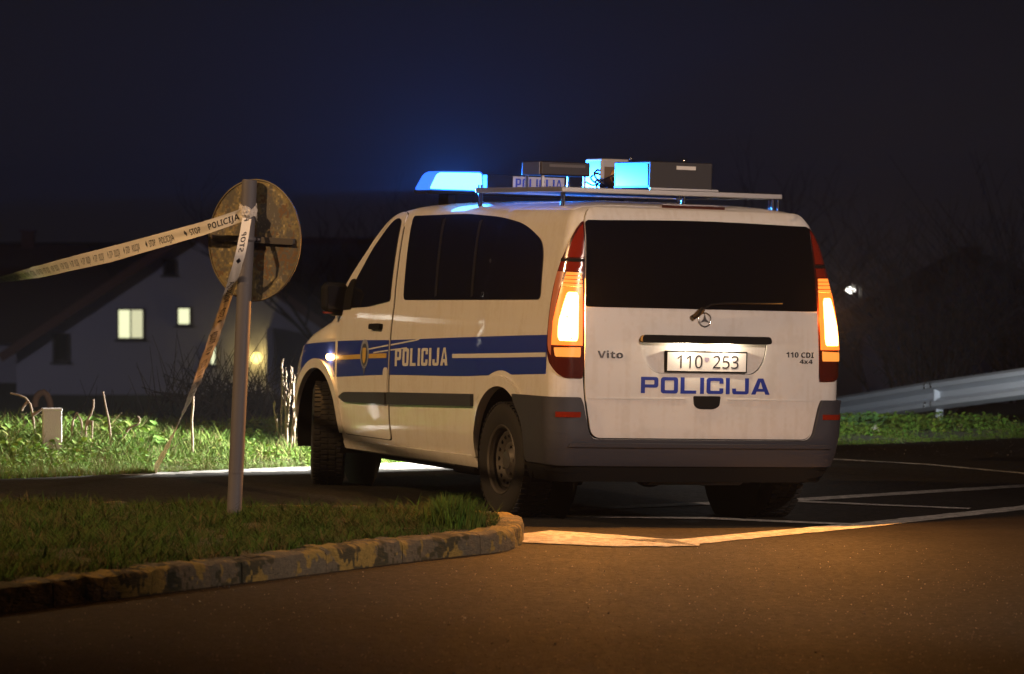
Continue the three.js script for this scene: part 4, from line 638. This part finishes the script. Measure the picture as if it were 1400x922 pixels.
// gear strapped to the rack: things of their own
const vanM = new THREE.Matrix4().compose(van.position, van.quaternion.setFromEuler(van.rotation), new THREE.Vector3(1, 1, 1));
function onVan(name, label, category, x, y, z, group) { const g = thing(name, label, category, new THREE.Vector3(x, y, -z).applyMatrix4(vanM), group); g.quaternion.copy(van.quaternion); return g; }
{
  const deck = 2.002;
  const b1 = onVan('equipment_box', 'black flat equipment case with pale label on the roof rack', 'equipment box', 0.085, deck, 0.56); // local z towards the tail
  part('case', new RoundedBoxGeometry(0.42, 0.165, 0.52, 3, 0.008).translate(0, 0.09, -0.26), std({ color: rgb(0.02, 0.018, 0.018), roughness: 0.5 }), b1);
  part('side_panel', box(0.003, 0.13, 0.46, -0.2118, 0.09, -0.26), std({ color: rgb(0.03, 0.032, 0.034), roughness: 0.35 }), b1);
  part('label_plate', box(0.13, 0.022, 0.003, 0.03, 0.138, 0.0016), std({ color: rgb(0.7, 0.68, 0.64), roughness: 0.5 }), b1);
  part('foot_rail', box(0.46, 0.012, 0.02, 0.01, 0.006, 0.015), M.alu, b1); for (const x of [-0.2, 0.16]) part('antenna_knob', new THREE.SphereGeometry(0.012, 10, 8).translate(x, 0.19, -0.3), M.chrome, b1);
  const b2 = onVan('control_unit', 'pale metal control unit with loose cables on the roof rack', 'control unit', 0.03, deck, 1.40);
  part('housing', new RoundedBoxGeometry(0.19, 0.20, 0.25, 3, 0.012).translate(0, 0.10, -0.125), std({ color: rgb(0.42, 0.40, 0.36), roughness: 0.5 }), b2);
  part('side_panel', box(0.003, 0.17, 0.22, -0.0962, 0.10, -0.125), std({ color: rgb(0.07, 0.07, 0.07), roughness: 0.4 }), b2);
  part('front_panel', box(0.16, 0.13, 0.004, 0.005, 0.085, 0.002), std({ color: rgb(0.12, 0.07, 0.02), roughness: 0.5 }), b2);
  const dial = part('coil', new THREE.TorusGeometry(0.035, 0.014, 8, 24).translate(0.01, 0.09, 0.012), std({ color: rgb(0.35, 0.18, 0.03), roughness: 0.4 }), b2);
  const cab = new THREE.MeshStandardMaterial({ color: rgb(0.01, 0.01, 0.01), roughness: 0.6 });
  for (const [dy, k] of [[0.13, 0.02], [0.11, -0.03], [0.07, 0.05]]) part('cable', tube([new THREE.Vector3(-0.097, dy, -0.06), new THREE.Vector3(-0.14, dy - 0.03, -0.03 + k), new THREE.Vector3(-0.12, dy - 0.08, 0.03), new THREE.Vector3(-0.08, 0.02, 0.04 + k)], 0.006, 6, 16), cab, b2);
  part('cable', tube([new THREE.Vector3(-0.20, 0.05, 0.0), new THREE.Vector3(-0.16, 0.03, 0.03), new THREE.Vector3(-0.09, 0.07, 0.03), new THREE.Vector3(-0.02, 0.1, 0.025)], 0.005, 6, 16), M.chrome, b2);
  for (const z of [-0.05, -0.2]) part('foot_post', box(0.02, 0.02, 0.02, -0.06, 0.0, z), M.alu, b2);
  const b3 = onVan('equipment_box', 'dark low equipment box behind the pale control unit on the roof rack', 'equipment box', -0.48, deck, 1.02);
  part('case', new RoundedBoxGeometry(0.33, 0.085, 0.30, 3, 0.01).translate(0, 0.117, -0.15), std({ color: rgb(0.022, 0.018, 0.02), roughness: 0.45 }), b3);
  part('lid_band', box(0.24, 0.016, 0.003, 0.01, 0.135, 0.0015), std({ color: rgb(0.12, 0.11, 0.11), roughness: 0.5 }), b3);
  part('side_flange', box(0.004, 0.075, 0.26, -0.1665, 0.117, -0.15), std({ color: rgb(0.5, 0.5, 0.55), roughness: 0.35, metalness: 0.95 }), b3);
  for (const x of [-0.14, 0.14]) for (const z of [-0.03, -0.27]) part('foot_post', box(0.016, 0.075, 0.016, x, 0.037, z), M.alu, b3);
}

// ------------------------------------------------------------------ guardrail
{
  const A = atDepth(1480, 514, 38.2), B = atDepth(1285, 540, 42), C = atDepth(1130, 564, 45.6), D = atDepth(1000, 582, 49); // middle of the beam
  const base = A.clone(); base.y -= 0.6; const gr = thing('guardrail', 'galvanised steel guardrail with ribbed beam behind roadside weeds', 'guardrail', base);
  const loc = (v) => v.clone().sub(base);
  const galv = std({ color: rgb(0.5, 0.53, 0.58), roughness: 0.5, metalness: 0.1, bumpMap: soilBump, bumpScale: 0.0008 });
  const prof = [[-0.155, 0.0], [-0.15, 0.02], [-0.118, 0.082], [-0.075, 0.082], [-0.028, 0.0], [0.028, 0.0], [0.075, 0.082], [0.118, 0.082], [0.15, 0.02], [0.155, 0.0]];
  const pts = [A, B, C, D]; 
  for (let k = 0; k < 3; k++) {
    const a = loc(pts[k]), b = loc(pts[k + 1]), d = b.clone().sub(a).normalize(), nrm = new THREE.Vector3(d.z, 0, -d.x).normalize(); if (nrm.z < 0) nrm.negate();
    const e = a.clone().addScaledVector(d, -0.16), pos = [], idx = [], m = prof.length, uv = [];
    [e, b].forEach((o, i) => prof.forEach(([h, w], j) => { pos.push(o.x + nrm.x * (w + (i ? 0 : 0.004)), o.y + h, o.z + nrm.z * (w + (i ? 0 : 0.004))); uv.push(i * 8, j / m); if (i && j < m - 1) idx.push(j, j + 1, m + j, j + 1, m + j + 1, m + j); }));
    const g = new THREE.BufferGeometry(); g.setAttribute('position', new THREE.Float32BufferAttribute(pos, 3)); g.setAttribute('uv', new THREE.Float32BufferAttribute(uv, 2)); g.setIndex(idx);
    const beam = part('beam', toCreasedNormals(g, 0.5), galv, gr);
    const bolt = new THREE.SphereGeometry(0.016, 8, 6); for (const h of [-0.097, 0.097]) for (const s of [0.02, 0.22, 0.04, 0.2]) { const q = a.clone().addScaledVector(d, s); part('bolt', bolt, M.chrome, beam).position.set(q.x + nrm.x * 0.086, q.y + h + (s === 0.04 || s === 0.2 ? 0.018 : -0.012), q.z + nrm.z * 0.086); }
    const p = a.clone(), wp = pts[k], gy = ground(wp.x, -wp.z) - wp.y + a.y, h = p.y + 0.13 - gy + 0.2; part('post', box(0.07, h, 0.12, p.x, p.y + 0.13 - h / 2, p.z - 0.06, 0.004), galv, gr);
    part('spacer', box(0.12, 0.18, 0.06, p.x, p.y, p.z - 0.012 + 0.0, 0.004), galv, gr);
  }
}

// ------------------------------------------------------------------ weeds, stems and small things on the verge
M.stem = std({ color: rgb(0.15, 0.105, 0.07), roughness: 0.9 });
M.stemPale = std({ color: rgb(0.17, 0.125, 0.085), roughness: 0.9 });
function stemThing(name, label, px0, py0, depthBeyond, geoFn, m) { const g = onGround(px0, py0), z = g.z + depthBeyond, x = g.x / g.z * z, b = V(x, ground(x, z) - 0.03, z); const o = shade(new THREE.Mesh(geoFn(z), m)); o.name = numbered(name); o.position.copy(b); scene.add(o); tag(o, label, 'dry weed', 'dry stems on the verge'); return o; }
const stem = (list, r0 = 0.011, r1 = 0.005) => (z) => merge(list.map((pts) => taperTube(pts.map(([dx, dy, dz = 0]) => new THREE.Vector3(dx * z / FOCAL, dy * z / FOCAL, dz)), r0, r1)));
stemThing('dead_weed', 'bent pale stem with a drooping tip above the leafy verge', 47, 640, 0.8, stem([[[0, 0], [-2, 60], [-8, 82], [-16, 88], [-33, 92]], [[-8, 82], [-16, 72], [-17, 68]], [[-2, 62], [4, 66], [10, 70]]], 0.012, 0.007), M.stem);
stemThing('dead_weed', 'kinked dry stem pair looping low over the leafy verge', 105, 642, 0.8, stem([[[-5, 0], [-6, 50], [0, 64], [6, 52], [7, 0]], [[12, 0], [14, 52], [22, 66], [23, 82]], [[14, 46], [20, 56], [20, 20]]], 0.011, 0.006), M.stem);
stemThing('dead_weed', 'single straight leaning dry stem between the marker stone and the sign', 152, 642, 0.8, stem([[[0, 0], [-2, 48], [-8, 80], [-11, 97]]], 0.010, 0.006), M.stem);
stemThing('dead_weed', 'short hooked dry twig lying over the leafy verge', 172, 640, 0.8, stem([[[-4, 30], [5, 44], [17, 50], [19, 57], [16, 60]]], 0.010, 0.007), M.stem);
stemThing('dead_weed', 'upright knotty dry stem behind the hanging tape', 262, 640, 0.9, stem([[[0, 0], [1, 30], [0, 60], [2, 78], [2, 100]]], 0.012, 0.008), M.stemPale);
stemThing('dead_weed', 'tall bushy dead weed with pale seed stalks beside the van', 390, 634, 0.9, (z) => { const r = rng(44), k = z / FOCAL, list = []; for (const [bx, top, h] of [[0, -3, 128], [3, 8, 122], [-3, -6, 100], [-6, -14, 70], [6, 14, 112], [7, 18, 64], [1, 2, 116], [-1, 5, 90]]) { const P = (t) => new THREE.Vector3((bx + (top - bx) * t + Math.sin(t * 5 + bx) * 1.6) * k, h * t * k, (r() - 0.5) * 0.05); list.push(taperTube([0, 0.3, 0.6, 0.85, 1].map(P), 0.011, 0.004)); for (let i = 0; i < 16; i++) { const t = 0.5 + 0.48 * r(), q = P(t), a = (r() - 0.5) * 1.2; list.push(taperTube([q, q.clone().add(new THREE.Vector3(Math.sin(a) * 3.5 * k, (6 + 6 * r()) * k, (r() - 0.5) * 0.05))], 0.007, 0.003, 4)); } } return merge(list); }, M.stemPale);
{
  const g = onGround(71, 645), z = g.z + 0.7, x = g.x / g.z * z, b = V(x, ground(x, z) - 0.04, z);
  const m = thing('marker_stone', 'small white marker stone standing in the leafy verge', 'marker stone', b); const h = 77 * z / FOCAL; part('block', new RoundedBoxGeometry(0.135, h, 0.1, 3, 0.01).translate(0, h / 2, 0), std({ color: rgb(0.36, 0.34, 0.33), roughness: 0.8, bumpMap: soilBump, bumpScale: 0.004 }), m); part('cap', new RoundedBoxGeometry(0.142, 0.018, 0.107, 2, 0.006).translate(0, h, 0), std({ color: rgb(0.4, 0.38, 0.36), roughness: 0.8 }), m);
  m.rotation.y = 0.2;
  const q = V(-4.2, 0, 36); q.y = ground(q.x, 36) - 0.05; const top = atDepth(58, 537, 36); const pp = thing('vent_pipe', 'curved rusty pipe bending over behind the marker stone', 'pipe', q); const H = top.y - q.y, s = 36 / FOCAL; part('pipe', tube([[10, 0], [10, H / s - 30], [9, H / s - 12], [2, H / s], [-7, H / s - 4], [-11, H / s - 14], [-10, H / s - 20]].map(([a, c]) => new THREE.Vector3(a * s + (top.x - q.x), c * s, 0)), 0.032, 10, 40), std({ color: rgb(0.2, 0.13, 0.08), roughness: 0.8 }), pp); part('flange', cyl(0.045, 0.045, 0.03, 14).translate(10 * s + top.x - q.x, 0.06, 0), M.darkSteel, pp);
  const g2 = onGround(1197, 597), st = V(g2.x, ground(g2.x, g2.z) + 0.03, g2.z); const rock = new THREE.IcosahedronGeometry(0.045, 2); { const p = rock.attributes.position; for (let i = 0; i < p.count; i++) { const k = 1 + 0.18 * n3(p.getX(i) * 20, p.getY(i) * 20, p.getZ(i) * 20); p.setXYZ(i, p.getX(i) * k, p.getY(i) * k * 0.85, p.getZ(i) * k); } rock.computeVertexNormals(); }
  const o = shade(new THREE.Mesh(rock, std({ color: rgb(0.5, 0.44, 0.36), roughness: 0.9 }))); o.name = 'stone'; o.position.copy(st); scene.add(o); tag(o, 'pale rounded stone at the road edge below the weeds', 'stone');
}
{ // leafy weed by the guardrail
  const m = [], g = onGround(1184, 596), x0 = g.x, z0 = g.z + 0.3; const w = shade(new THREE.Mesh(merge(Array.from({ length: 26 }, (_, i) => { const a = R() * 6.283, d = Math.sqrt(R()) * 0.17; return leafClump(9, 0.20 - d * 0.4, 0.03, 100 + i).translate(Math.cos(a) * d, 0, Math.sin(a) * d); })), phys({ color: rgb(0.07, 0.17, 0.03), roughness: 0.7, transmission: 0.25, thickness: 0 }))); w.name = 'weed'; w.position.copy(V(x0, ground(x0, z0) - 0.02, z0)); scene.add(w); tag(w, 'low leafy green weed in front of the guardrail', 'weed');
}

// ------------------------------------------------------------------ houses below the road
M.render = std({ color: rgb(0.55, 0.52, 0.62), roughness: 0.95, bumpMap: soilBump, bumpScale: 0.02 });
M.roofTile = std({ color: rgb(0.10, 0.045, 0.035), roughness: 0.9 });
M.fascia = std({ color: rgb(0.16, 0.07, 0.05), roughness: 0.8 });
M.frame = std({ color: rgb(0.06, 0.05, 0.045), roughness: 0.7 });
M.paneDark = phys({ color: rgb(0.01, 0.01, 0.012), roughness: 0.1 });
M.windowGlow = glow(0.98, 1.0, 0.60, 1.15);
M.windowGlow2 = glow(0.98, 0.95, 0.58, 0.78);
function windowOn(parent, z, px0, px1, py0, py1, zd, lit, leaves = 1) { // a window fitted to that place on a wall facing the viewer; parent coordinates start at its base
  const a = atDepth(px0, py1, zd), b = atDepth(px1, py0, zd), P = parent.position, w = b.x - a.x, h = b.y - a.y, cx = (a.x + b.x) / 2 - P.x, cy = (a.y + b.y) / 2 - P.y, f = 0.06, zz = -zd - P.z;
  const fr = new THREE.Shape([[-w / 2 - f, -h / 2 - f], [w / 2 + f, -h / 2 - f], [w / 2 + f, h / 2 + f], [-w / 2 - f, h / 2 + f]].map((p) => new THREE.Vector2(...p))), mw = 0.05; for (let k = 0; k < leaves; k++) { const x0 = lerp(-w / 2, w / 2, k / leaves) + (k ? mw / 2 : 0), x1 = lerp(-w / 2, w / 2, (k + 1) / leaves) - (k < leaves - 1 ? mw / 2 : 0); fr.holes.push(new THREE.Path([[x0, -h / 2], [x0, h / 2], [x1, h / 2], [x1, -h / 2]].map((p) => new THREE.Vector2(...p)))); }
  const win = part('window', new THREE.ExtrudeGeometry(fr, { depth: 0.10, bevelEnabled: false }), M.frame, parent); win.position.set(cx, cy, zz + 0.002);
  for (let k = 0; k < leaves; k++) { const x0 = lerp(-w / 2, w / 2, k / leaves), x1 = lerp(-w / 2, w / 2, (k + 1) / leaves); part('window_pane', box((x1 - x0) - 0.02, h + 0.02, 0.02, (x0 + x1) / 2, 0, 0.03), lit ? (k ? M.windowGlow2 : M.windowGlow) : M.paneDark, win); }
  part('sill', box(w + 0.3, 0.06, 0.16, 0, -h / 2 - 0.1, 0.08), M.frame, win);
}
function gableHouse(name, label, zd, pxL, pxR, pxApex, pyApex, pyEaveL, pyEaveR, deep, groundY) {
  const L = atDepth(pxL, pyEaveL, zd), Rr = atDepth(pxR, pyEaveR, zd), A = atDepth(pxApex, pyApex, zd), pos = V(A.x, groundY, zd), t = thing(name, label, 'house', pos);
  const loc = (v) => new THREE.Vector2(v.x - pos.x, v.y - pos.y), l = loc(L), r = loc(Rr), a = loc(A);
  const wall = new THREE.ExtrudeGeometry(new THREE.Shape([new THREE.Vector2(l.x, -0.5), new THREE.Vector2(r.x, -0.5), r, a, l]), { depth: deep, bevelEnabled: false }); part('wall', wall.translate(0, 0, -deep), M.render, t);
  for (const [p, s] of [[l, -1], [r, 1]]) { const d = p.clone().sub(a), n = new THREE.Vector2(-d.y, d.x).normalize(); if (n.y < 0) n.negate(); const e = p.clone().addScaledVector(d.clone().normalize(), 0.6), top = a.clone(), th = 0.22; part('roof', new THREE.ExtrudeGeometry(new THREE.Shape([top.clone().addScaledVector(n, 0.02), e.clone().addScaledVector(n, 0.02), e.clone().addScaledVector(n, th), new THREE.Vector2(top.x, top.y + th * 1.25)]), { depth: deep + 1.0, bevelEnabled: false }).translate(0, 0, -deep - 0.4), M.roofTile, t); part('bargeboard', new THREE.ExtrudeGeometry(new THREE.Shape([top.clone().addScaledVector(n, -0.12), e.clone().addScaledVector(n, -0.12), e.clone().addScaledVector(n, th * 0.9), top.clone().addScaledVector(n, th * 0.9)]), { depth: 0.05, bevelEnabled: false }).translate(0, 0, 0.61), M.fascia, t); }
  return t;
}
{
  const ZD = 150;
  const h = gableHouse('gabled_house', 'white gabled house with two lit windows below the road', ZD, 22, 492, 262, 318, 478, 480, 10, -5.0);
  windowOn(h, 0, 162, 195, 424, 462, ZD, true, 2); windowOn(h, 0, 243.5, 259, 422, 443, ZD, true); windowOn(h, 0, 225, 238, 357, 374, ZD, false); windowOn(h, 0, 74, 92, 458, 493, ZD, false);
  windowOn(h, 0, 288, 294, 474, 498, ZD, true);
  const lp = atDepth(351, 489, ZD).sub(h.position); const lamp = part('porch_lamp', new THREE.SphereGeometry(0.19, 16, 12).translate(lp.x, lp.y, 0.45), glow(1, 0.82, 0.22, 3.2), h); part('lamp_bracket', box(0.06, 0.06, 0.4, lp.x, lp.y + 0.15, 0.2), M.frame, h);
  const pl = new THREE.PointLight(rgb(1, 0.75, 0.18), 1.6, 0, 2); pl.position.set(lp.x, lp.y, 0.45); pl.shadow.radius = 4; pl.castShadow = true; pl.name = 'porch_lamp'; lamp.add(pl);
  part('porch_wall', box(0.25, 2.0, 1.2, lp.x + 0.55, lp.y + 0.1, 0.6), M.render, h);
  // dark long-roofed house beside it
  const z2 = 165, a = atDepth(-260, 334, z2), b = atDepth(118, 330, z2), e = atDepth(215, 470, z2 - 6), pos = V((a.x + b.x) / 2, -5.2, z2), t = thing('dark_house', 'dark house with a long hipped roof and chimney beside the gabled house', 'house', pos);
  const yR = a.y - pos.y, xa = a.x - pos.x, xb = b.x - pos.x, yE = e.y - pos.y, xe = e.x - pos.x, g = new THREE.BufferGeometry(), v = [[xa, yR, 0], [xb, yR, 0], [xe, yE, 6], [xa - 3, yE, 6], [xe, yE, -6], [xa - 3, yE, -6]]; const tri = [0, 3, 2, 0, 2, 1, 1, 2, 4, 0, 1, 4, 0, 4, 5, 0, 5, 3, 3, 5, 4, 3, 4, 2]; g.setAttribute('position', new THREE.Float32BufferAttribute(tri.flatMap((i) => v[i]), 3)); g.computeVertexNormals(); part('roof', g, M.roofTile, t);
  part('wall', box(xe - xa + 1.6, yE + 0.5, 10.6, (xe + xa - 3) / 2, (yE - 0.5) / 2 - 0.01, 0), M.render, t);
  const ch = atDepth(38, 326, z2).sub(pos); part('chimney', merge([box(0.5, 1.0, 0.5, ch.x, yR + 0.0, 0), box(0.62, 0.1, 0.62, ch.x, yR + 0.52, 0)]), M.fascia, t);
  // low building between sign and van, its unlit darkness put into the wall colour
  const z3 = 175, c = atDepth(418, 333, z3), d = atDepth(575, 333, z3), p3 = V((c.x + d.x) / 2, -5.2, z3), f = thing('farm_building', 'flat-topped building, unlit darkness put into its wall colour, between the gabled house and the van', 'building', p3), hh = c.y - p3.y; part('wall', box(d.x - c.x, hh + 0.5, 8, 0, hh / 2 - 0.25, 0), std({ color: rgb(0.10, 0.09, 0.10), roughness: 0.95 }), f); part('roof', box(d.x - c.x + 0.5, 0.25, 8.5, 0, hh + 0.12, 0), M.roofTile, f);
  // house on the far side of the guardrail, pale verge boards
  const h2 = gableHouse('gabled_house', 'dark gabled house with pale verge boards beyond the guardrail', 118, 1180, 1560, 1352, 362, 452, 456, 9, -4.5);
  for (const o of h2.children) if (o.name === 'bargeboard') o.material = std({ color: rgb(0.38, 0.33, 0.32), roughness: 0.9 });
  const cc = atDepth(1336, 372, 118).sub(h2.position); part('chimney', merge([box(0.6, 1.3, 0.6, cc.x, cc.y, -2), box(0.72, 0.1, 0.72, cc.x, cc.y + 0.68, -2)]), M.fascia, h2);
  // distant lamp
  const sl = atDepth(1163, 397, 190), gy = -5.0, s = thing('street_lamp', 'distant lit street lamp between the van and the dark house', 'street lamp', V(sl.x, gy, 190)), H = sl.y - gy;
  part('post', taperTube([new THREE.Vector3(0.5, 0, 0), new THREE.Vector3(0.5, H * 0.5, 0), new THREE.Vector3(0.5, H + 0.2, 0)], 0.08, 0.05, 8), M.darkSteel, s); part('arm', tube([new THREE.Vector3(0.5, H + 0.15, 0), new THREE.Vector3(0.2, H + 0.25, 0), new THREE.Vector3(0, H + 0.2, 0)], 0.03), M.darkSteel, s);
  const lh = part('lamp_head', new THREE.SphereGeometry(0.17, 14, 10).scale(1.2, 0.8, 1).translate(0, H, 0), glow(1, 0.96, 0.85, 9), s); const l = new THREE.PointLight(rgb(1, 0.95, 0.85), 6, 0, 2); l.position.set(0, H, 0); l.shadow.radius = 3; l.castShadow = true; l.name = 'street_lamp'; lh.add(l);
}

// ------------------------------------------------------------------ bare trees and bushes in the dark
M.bark = std({ color: rgb(0.045, 0.038, 0.033), roughness: 1 });
function bareTree(name, label, px, zd, pyTop, seed, baseY, spread = 1) {
  const r = rng(seed), top = atDepth(px, pyTop, zd), base = V(top.x, baseY, zd), H = top.y - baseY, tr = [], tw = [];
  const grow = (p, d, len, rad, lv) => {
    const pts = [p.clone()]; let q = p.clone(), dir = d.clone(); for (let i = 0; i < 3; i++) { dir = dir.clone().add(new THREE.Vector3((r() - 0.5) * 0.35, 0.06, (r() - 0.5) * 0.35)).normalize(); q = q.clone().addScaledVector(dir, len / 3); pts.push(q); }
    (lv < 2 ? tr : tw).push(taperTube(pts, rad, rad * 0.62, lv < 2 ? 6 : 3));
    if (lv >= 5) return; const n = lv < 1 ? 4 : 2 + (r() < 0.6 ? 1 : 0);
    for (let k = 0; k < n; k++) { const t = lv === 0 ? 0.55 + 0.45 * r() : 0.5 + 0.5 * r(), o = pts[Math.min(3, Math.floor(t * 3.99))], a = r() * 6.283, ang = 0.35 + 0.5 * r(); const perp = new THREE.Vector3(Math.cos(a), 0.1, Math.sin(a)).multiplyScalar(spread); grow(o, dir.clone().multiplyScalar(Math.cos(ang)).addScaledVector(perp, Math.sin(ang)).normalize(), len * (0.62 + 0.22 * r()), rad * 0.55, lv + 1); }
  };
  grow(new THREE.Vector3(), new THREE.Vector3(0, 1, 0), H * 0.36, H * 0.014, 0);
  const t = thing(name, label, 'tree', base, 'bare trees in the dark'); part('trunk', merge(tr), M.bark, t); part('crown', merge(tw), M.bark, t); return t;
}
for (const [px, zd, top, s] of [[1290, 74, 285, 1], [1215, 90, 330, 2], [1390, 66, 305, 3], [470, 95, 205, 5], [560, 105, 180, 6], [1095, 100, 240, 7]]) bareTree('bare_tree', px > 1000 ? 'leafless tree standing in the dark beyond the guardrail' : 'leafless tall tree standing in the dark behind the van', px, zd, top, s, -4.6 + (px > 1000 ? 0.4 : 0), 1);
function bush(name, label, x, zd, h, w, seed) { const r = rng(seed), list = [], b = V(x, ground(x, zd) - 0.1, zd); for (let k = 0; k < 90; k++) { const a = r() * 6.283, l = h * (0.5 + 0.6 * r()), o = w * (0.3 + 0.7 * r()), p0 = new THREE.Vector3((r() - 0.5) * 0.5, 0, (r() - 0.5) * 0.5), p2 = new THREE.Vector3(Math.cos(a) * o, l, Math.sin(a) * o * 0.7), p1 = p0.clone().lerp(p2, 0.5).add(new THREE.Vector3((r() - 0.5) * 0.3, 0.25, (r() - 0.5) * 0.3)); list.push(taperTube([p0, p1, p2], 0.013, 0.004, 3)); for (let i = 0; i < 5; i++) { const t = 0.35 + 0.6 * r(), q = p0.clone().lerp(p2, t), e = q.clone().add(new THREE.Vector3((r() - 0.5) * 0.6, 0.15 + 0.4 * r(), (r() - 0.5) * 0.6)); list.push(taperTube([q, e], 0.006, 0.002, 3)); } } const o = shade(new THREE.Mesh(merge(list), M.bark)); o.name = numbered(name); o.position.copy(b); scene.add(o); return tag(o, label, 'bush', 'leafless bushes in the dark'); }
for (const [x, z, h, w, s] of [[5.4, 52, 2.4, 2.0, 1], [7.8, 50, 2.6, 2.2, 2], [10.3, 54, 2.8, 2.4, 3], [8.0, 62, 3.6, 3, 4], [12, 60, 3.8, 3, 5]]) bush('bush', 'leafless thicket of thin branches beyond the guardrail', x, z, h, w, s + 70);
for (const [x, z, h, w, s] of [[-2.5, 35.5, 0.8, 0.9, 6], [-3.7, 36.5, 0.8, 1.0, 7]]) bush('bush', 'leafless shrub on the slope behind the bright verge', x, z, h, w, s + 70);

// ------------------------------------------------------------------ light from outside the frame
{ // unseen work light added behind the van to light verge and guardrail
  const x = 1.95, z = 31.5, t = thing('added_work_light', 'unseen twin work light on a tripod, added behind the van to light the verge and guardrail', 'work light', V(x, ground(x, z), z)), H = 1.15;
  for (let k = 0; k < 3; k++) { const a = k * 2.094 + 0.5; part('tripod_leg', taperTube([new THREE.Vector3(0, 0.75, 0), new THREE.Vector3(Math.cos(a) * 0.18, 0.38, Math.sin(a) * 0.18), new THREE.Vector3(Math.cos(a) * 0.34, 0.0, Math.sin(a) * 0.34)], 0.014, 0.012, 8), M.darkSteel, t); }
  part('mast', cyl(0.014, 0.016, 0.55, 10).translate(0, 0.85, 0), M.darkSteel, t);
  for (const [to, power, half, dx] of [[V(-2.9, 0.05, 29.25), 1500, 0.31, -0.16], [V(4.7, 0.55, 44), 170, 0.26, 0.16]]) { // one head along the verge, one towards the guardrail
    const d = to.clone().sub(t.position), head = new THREE.Group(); head.name = 'lamp_head'; head.position.set(dx, H, 0); head.rotation.order = 'YXZ'; head.rotation.set(-Math.atan2(H - d.y, Math.hypot(d.x - dx, d.z)), Math.atan2(-(d.x - dx), -d.z), 0); t.add(head);
    part('housing', new RoundedBoxGeometry(0.28, 0.2, 0.09, 3, 0.015).translate(0, 0, 0.05), M.black, head);
    const len = part('added_lamp_lens', box(0.24, 0.16, 0.012, 0, 0, -0.002), glow(1, 0.98, 0.93, 25), head);
    const l = new THREE.SpotLight(dx < 0 ? rgb(1, 0.98, 0.92) : rgb(0.86, 0.95, 1), power, 0, half, 0.4, 2); l.position.set(0, 0, -0.004); l.target.position.set(0, 0, -5); l.shadow.radius = 0.2; l.castShadow = true; l.name = 'added_work_lamp'; l.target.name = 'aim'; len.add(l); len.add(l.target);
  }
  part('crossbar', box(0.4, 0.025, 0.025, 0, H - 0.03, 0.1), M.darkSteel, t);
}
function streetLamp(label, x, z, H, arm, color, power, aim, half, size, tint) { // post, arm and a hooded head whose light is thrown at the junction
  const gy = ground(x, z), s = thing('street_lamp', label, 'street lamp', V(x + arm, gy, z)), k = Math.sign(arm);
  part('post', cyl(0.05, 0.09, H, 14).translate(0, H / 2, 0), M.galv, s); part('arm', tube([new THREE.Vector3(0, H - 0.05, 0), new THREE.Vector3(-0.5 * k, H + 0.25, 0), new THREE.Vector3(-1.2 * k, H + 0.3, 0)], 0.035, 8), M.galv, s);
  part('lamp_head', new RoundedBoxGeometry(0.6, 0.14, 0.28, 3, 0.05).translate(-arm, H + 0.29, 0), M.darkSteel, s); const lens = part('lamp_lens', box(0.42, 0.04, 0.2, -arm, H + 0.195, 0), glow(...tint, 60), s);
  const l = new THREE.SpotLight(rgb(...color), power, 0, half, 0.5, 2); l.position.set(-arm, H + 0.17 - size * 0.02, 0); l.target.position.copy(V(...aim)).sub(s.position); l.shadow.radius = size; l.castShadow = true; l.name = 'street_lamp'; l.target.name = 'aim'; lens.add(l); lens.add(l.target);
}
streetLamp('tall street lamp with warm light standing over the junction', -13.5, 16.5, 9, -1.4, [1, 0.58, 0.26], 660, [-0.8, 1.0, 23], 0.56, 10, [1, 0.62, 0.28]);
streetLamp('street lamp with paler light on the other side of the junction', 9.5, 8.5, 7.5, 1.4, [1, 0.74, 0.60], 600, [0.4, 1.0, 23], 0.32, 8, [1, 0.72, 0.58]);
streetLamp('unseen street lamp added to brighten the gabled house below the road', -31, 128, 6.5, -1.4, [0.85, 0.82, 1], 115, [-13, -2, 150], 0.8, 6, [0.9, 0.9, 1]);  // lamp added out of view to lift the gable wall
renderer.render(scene, camera);
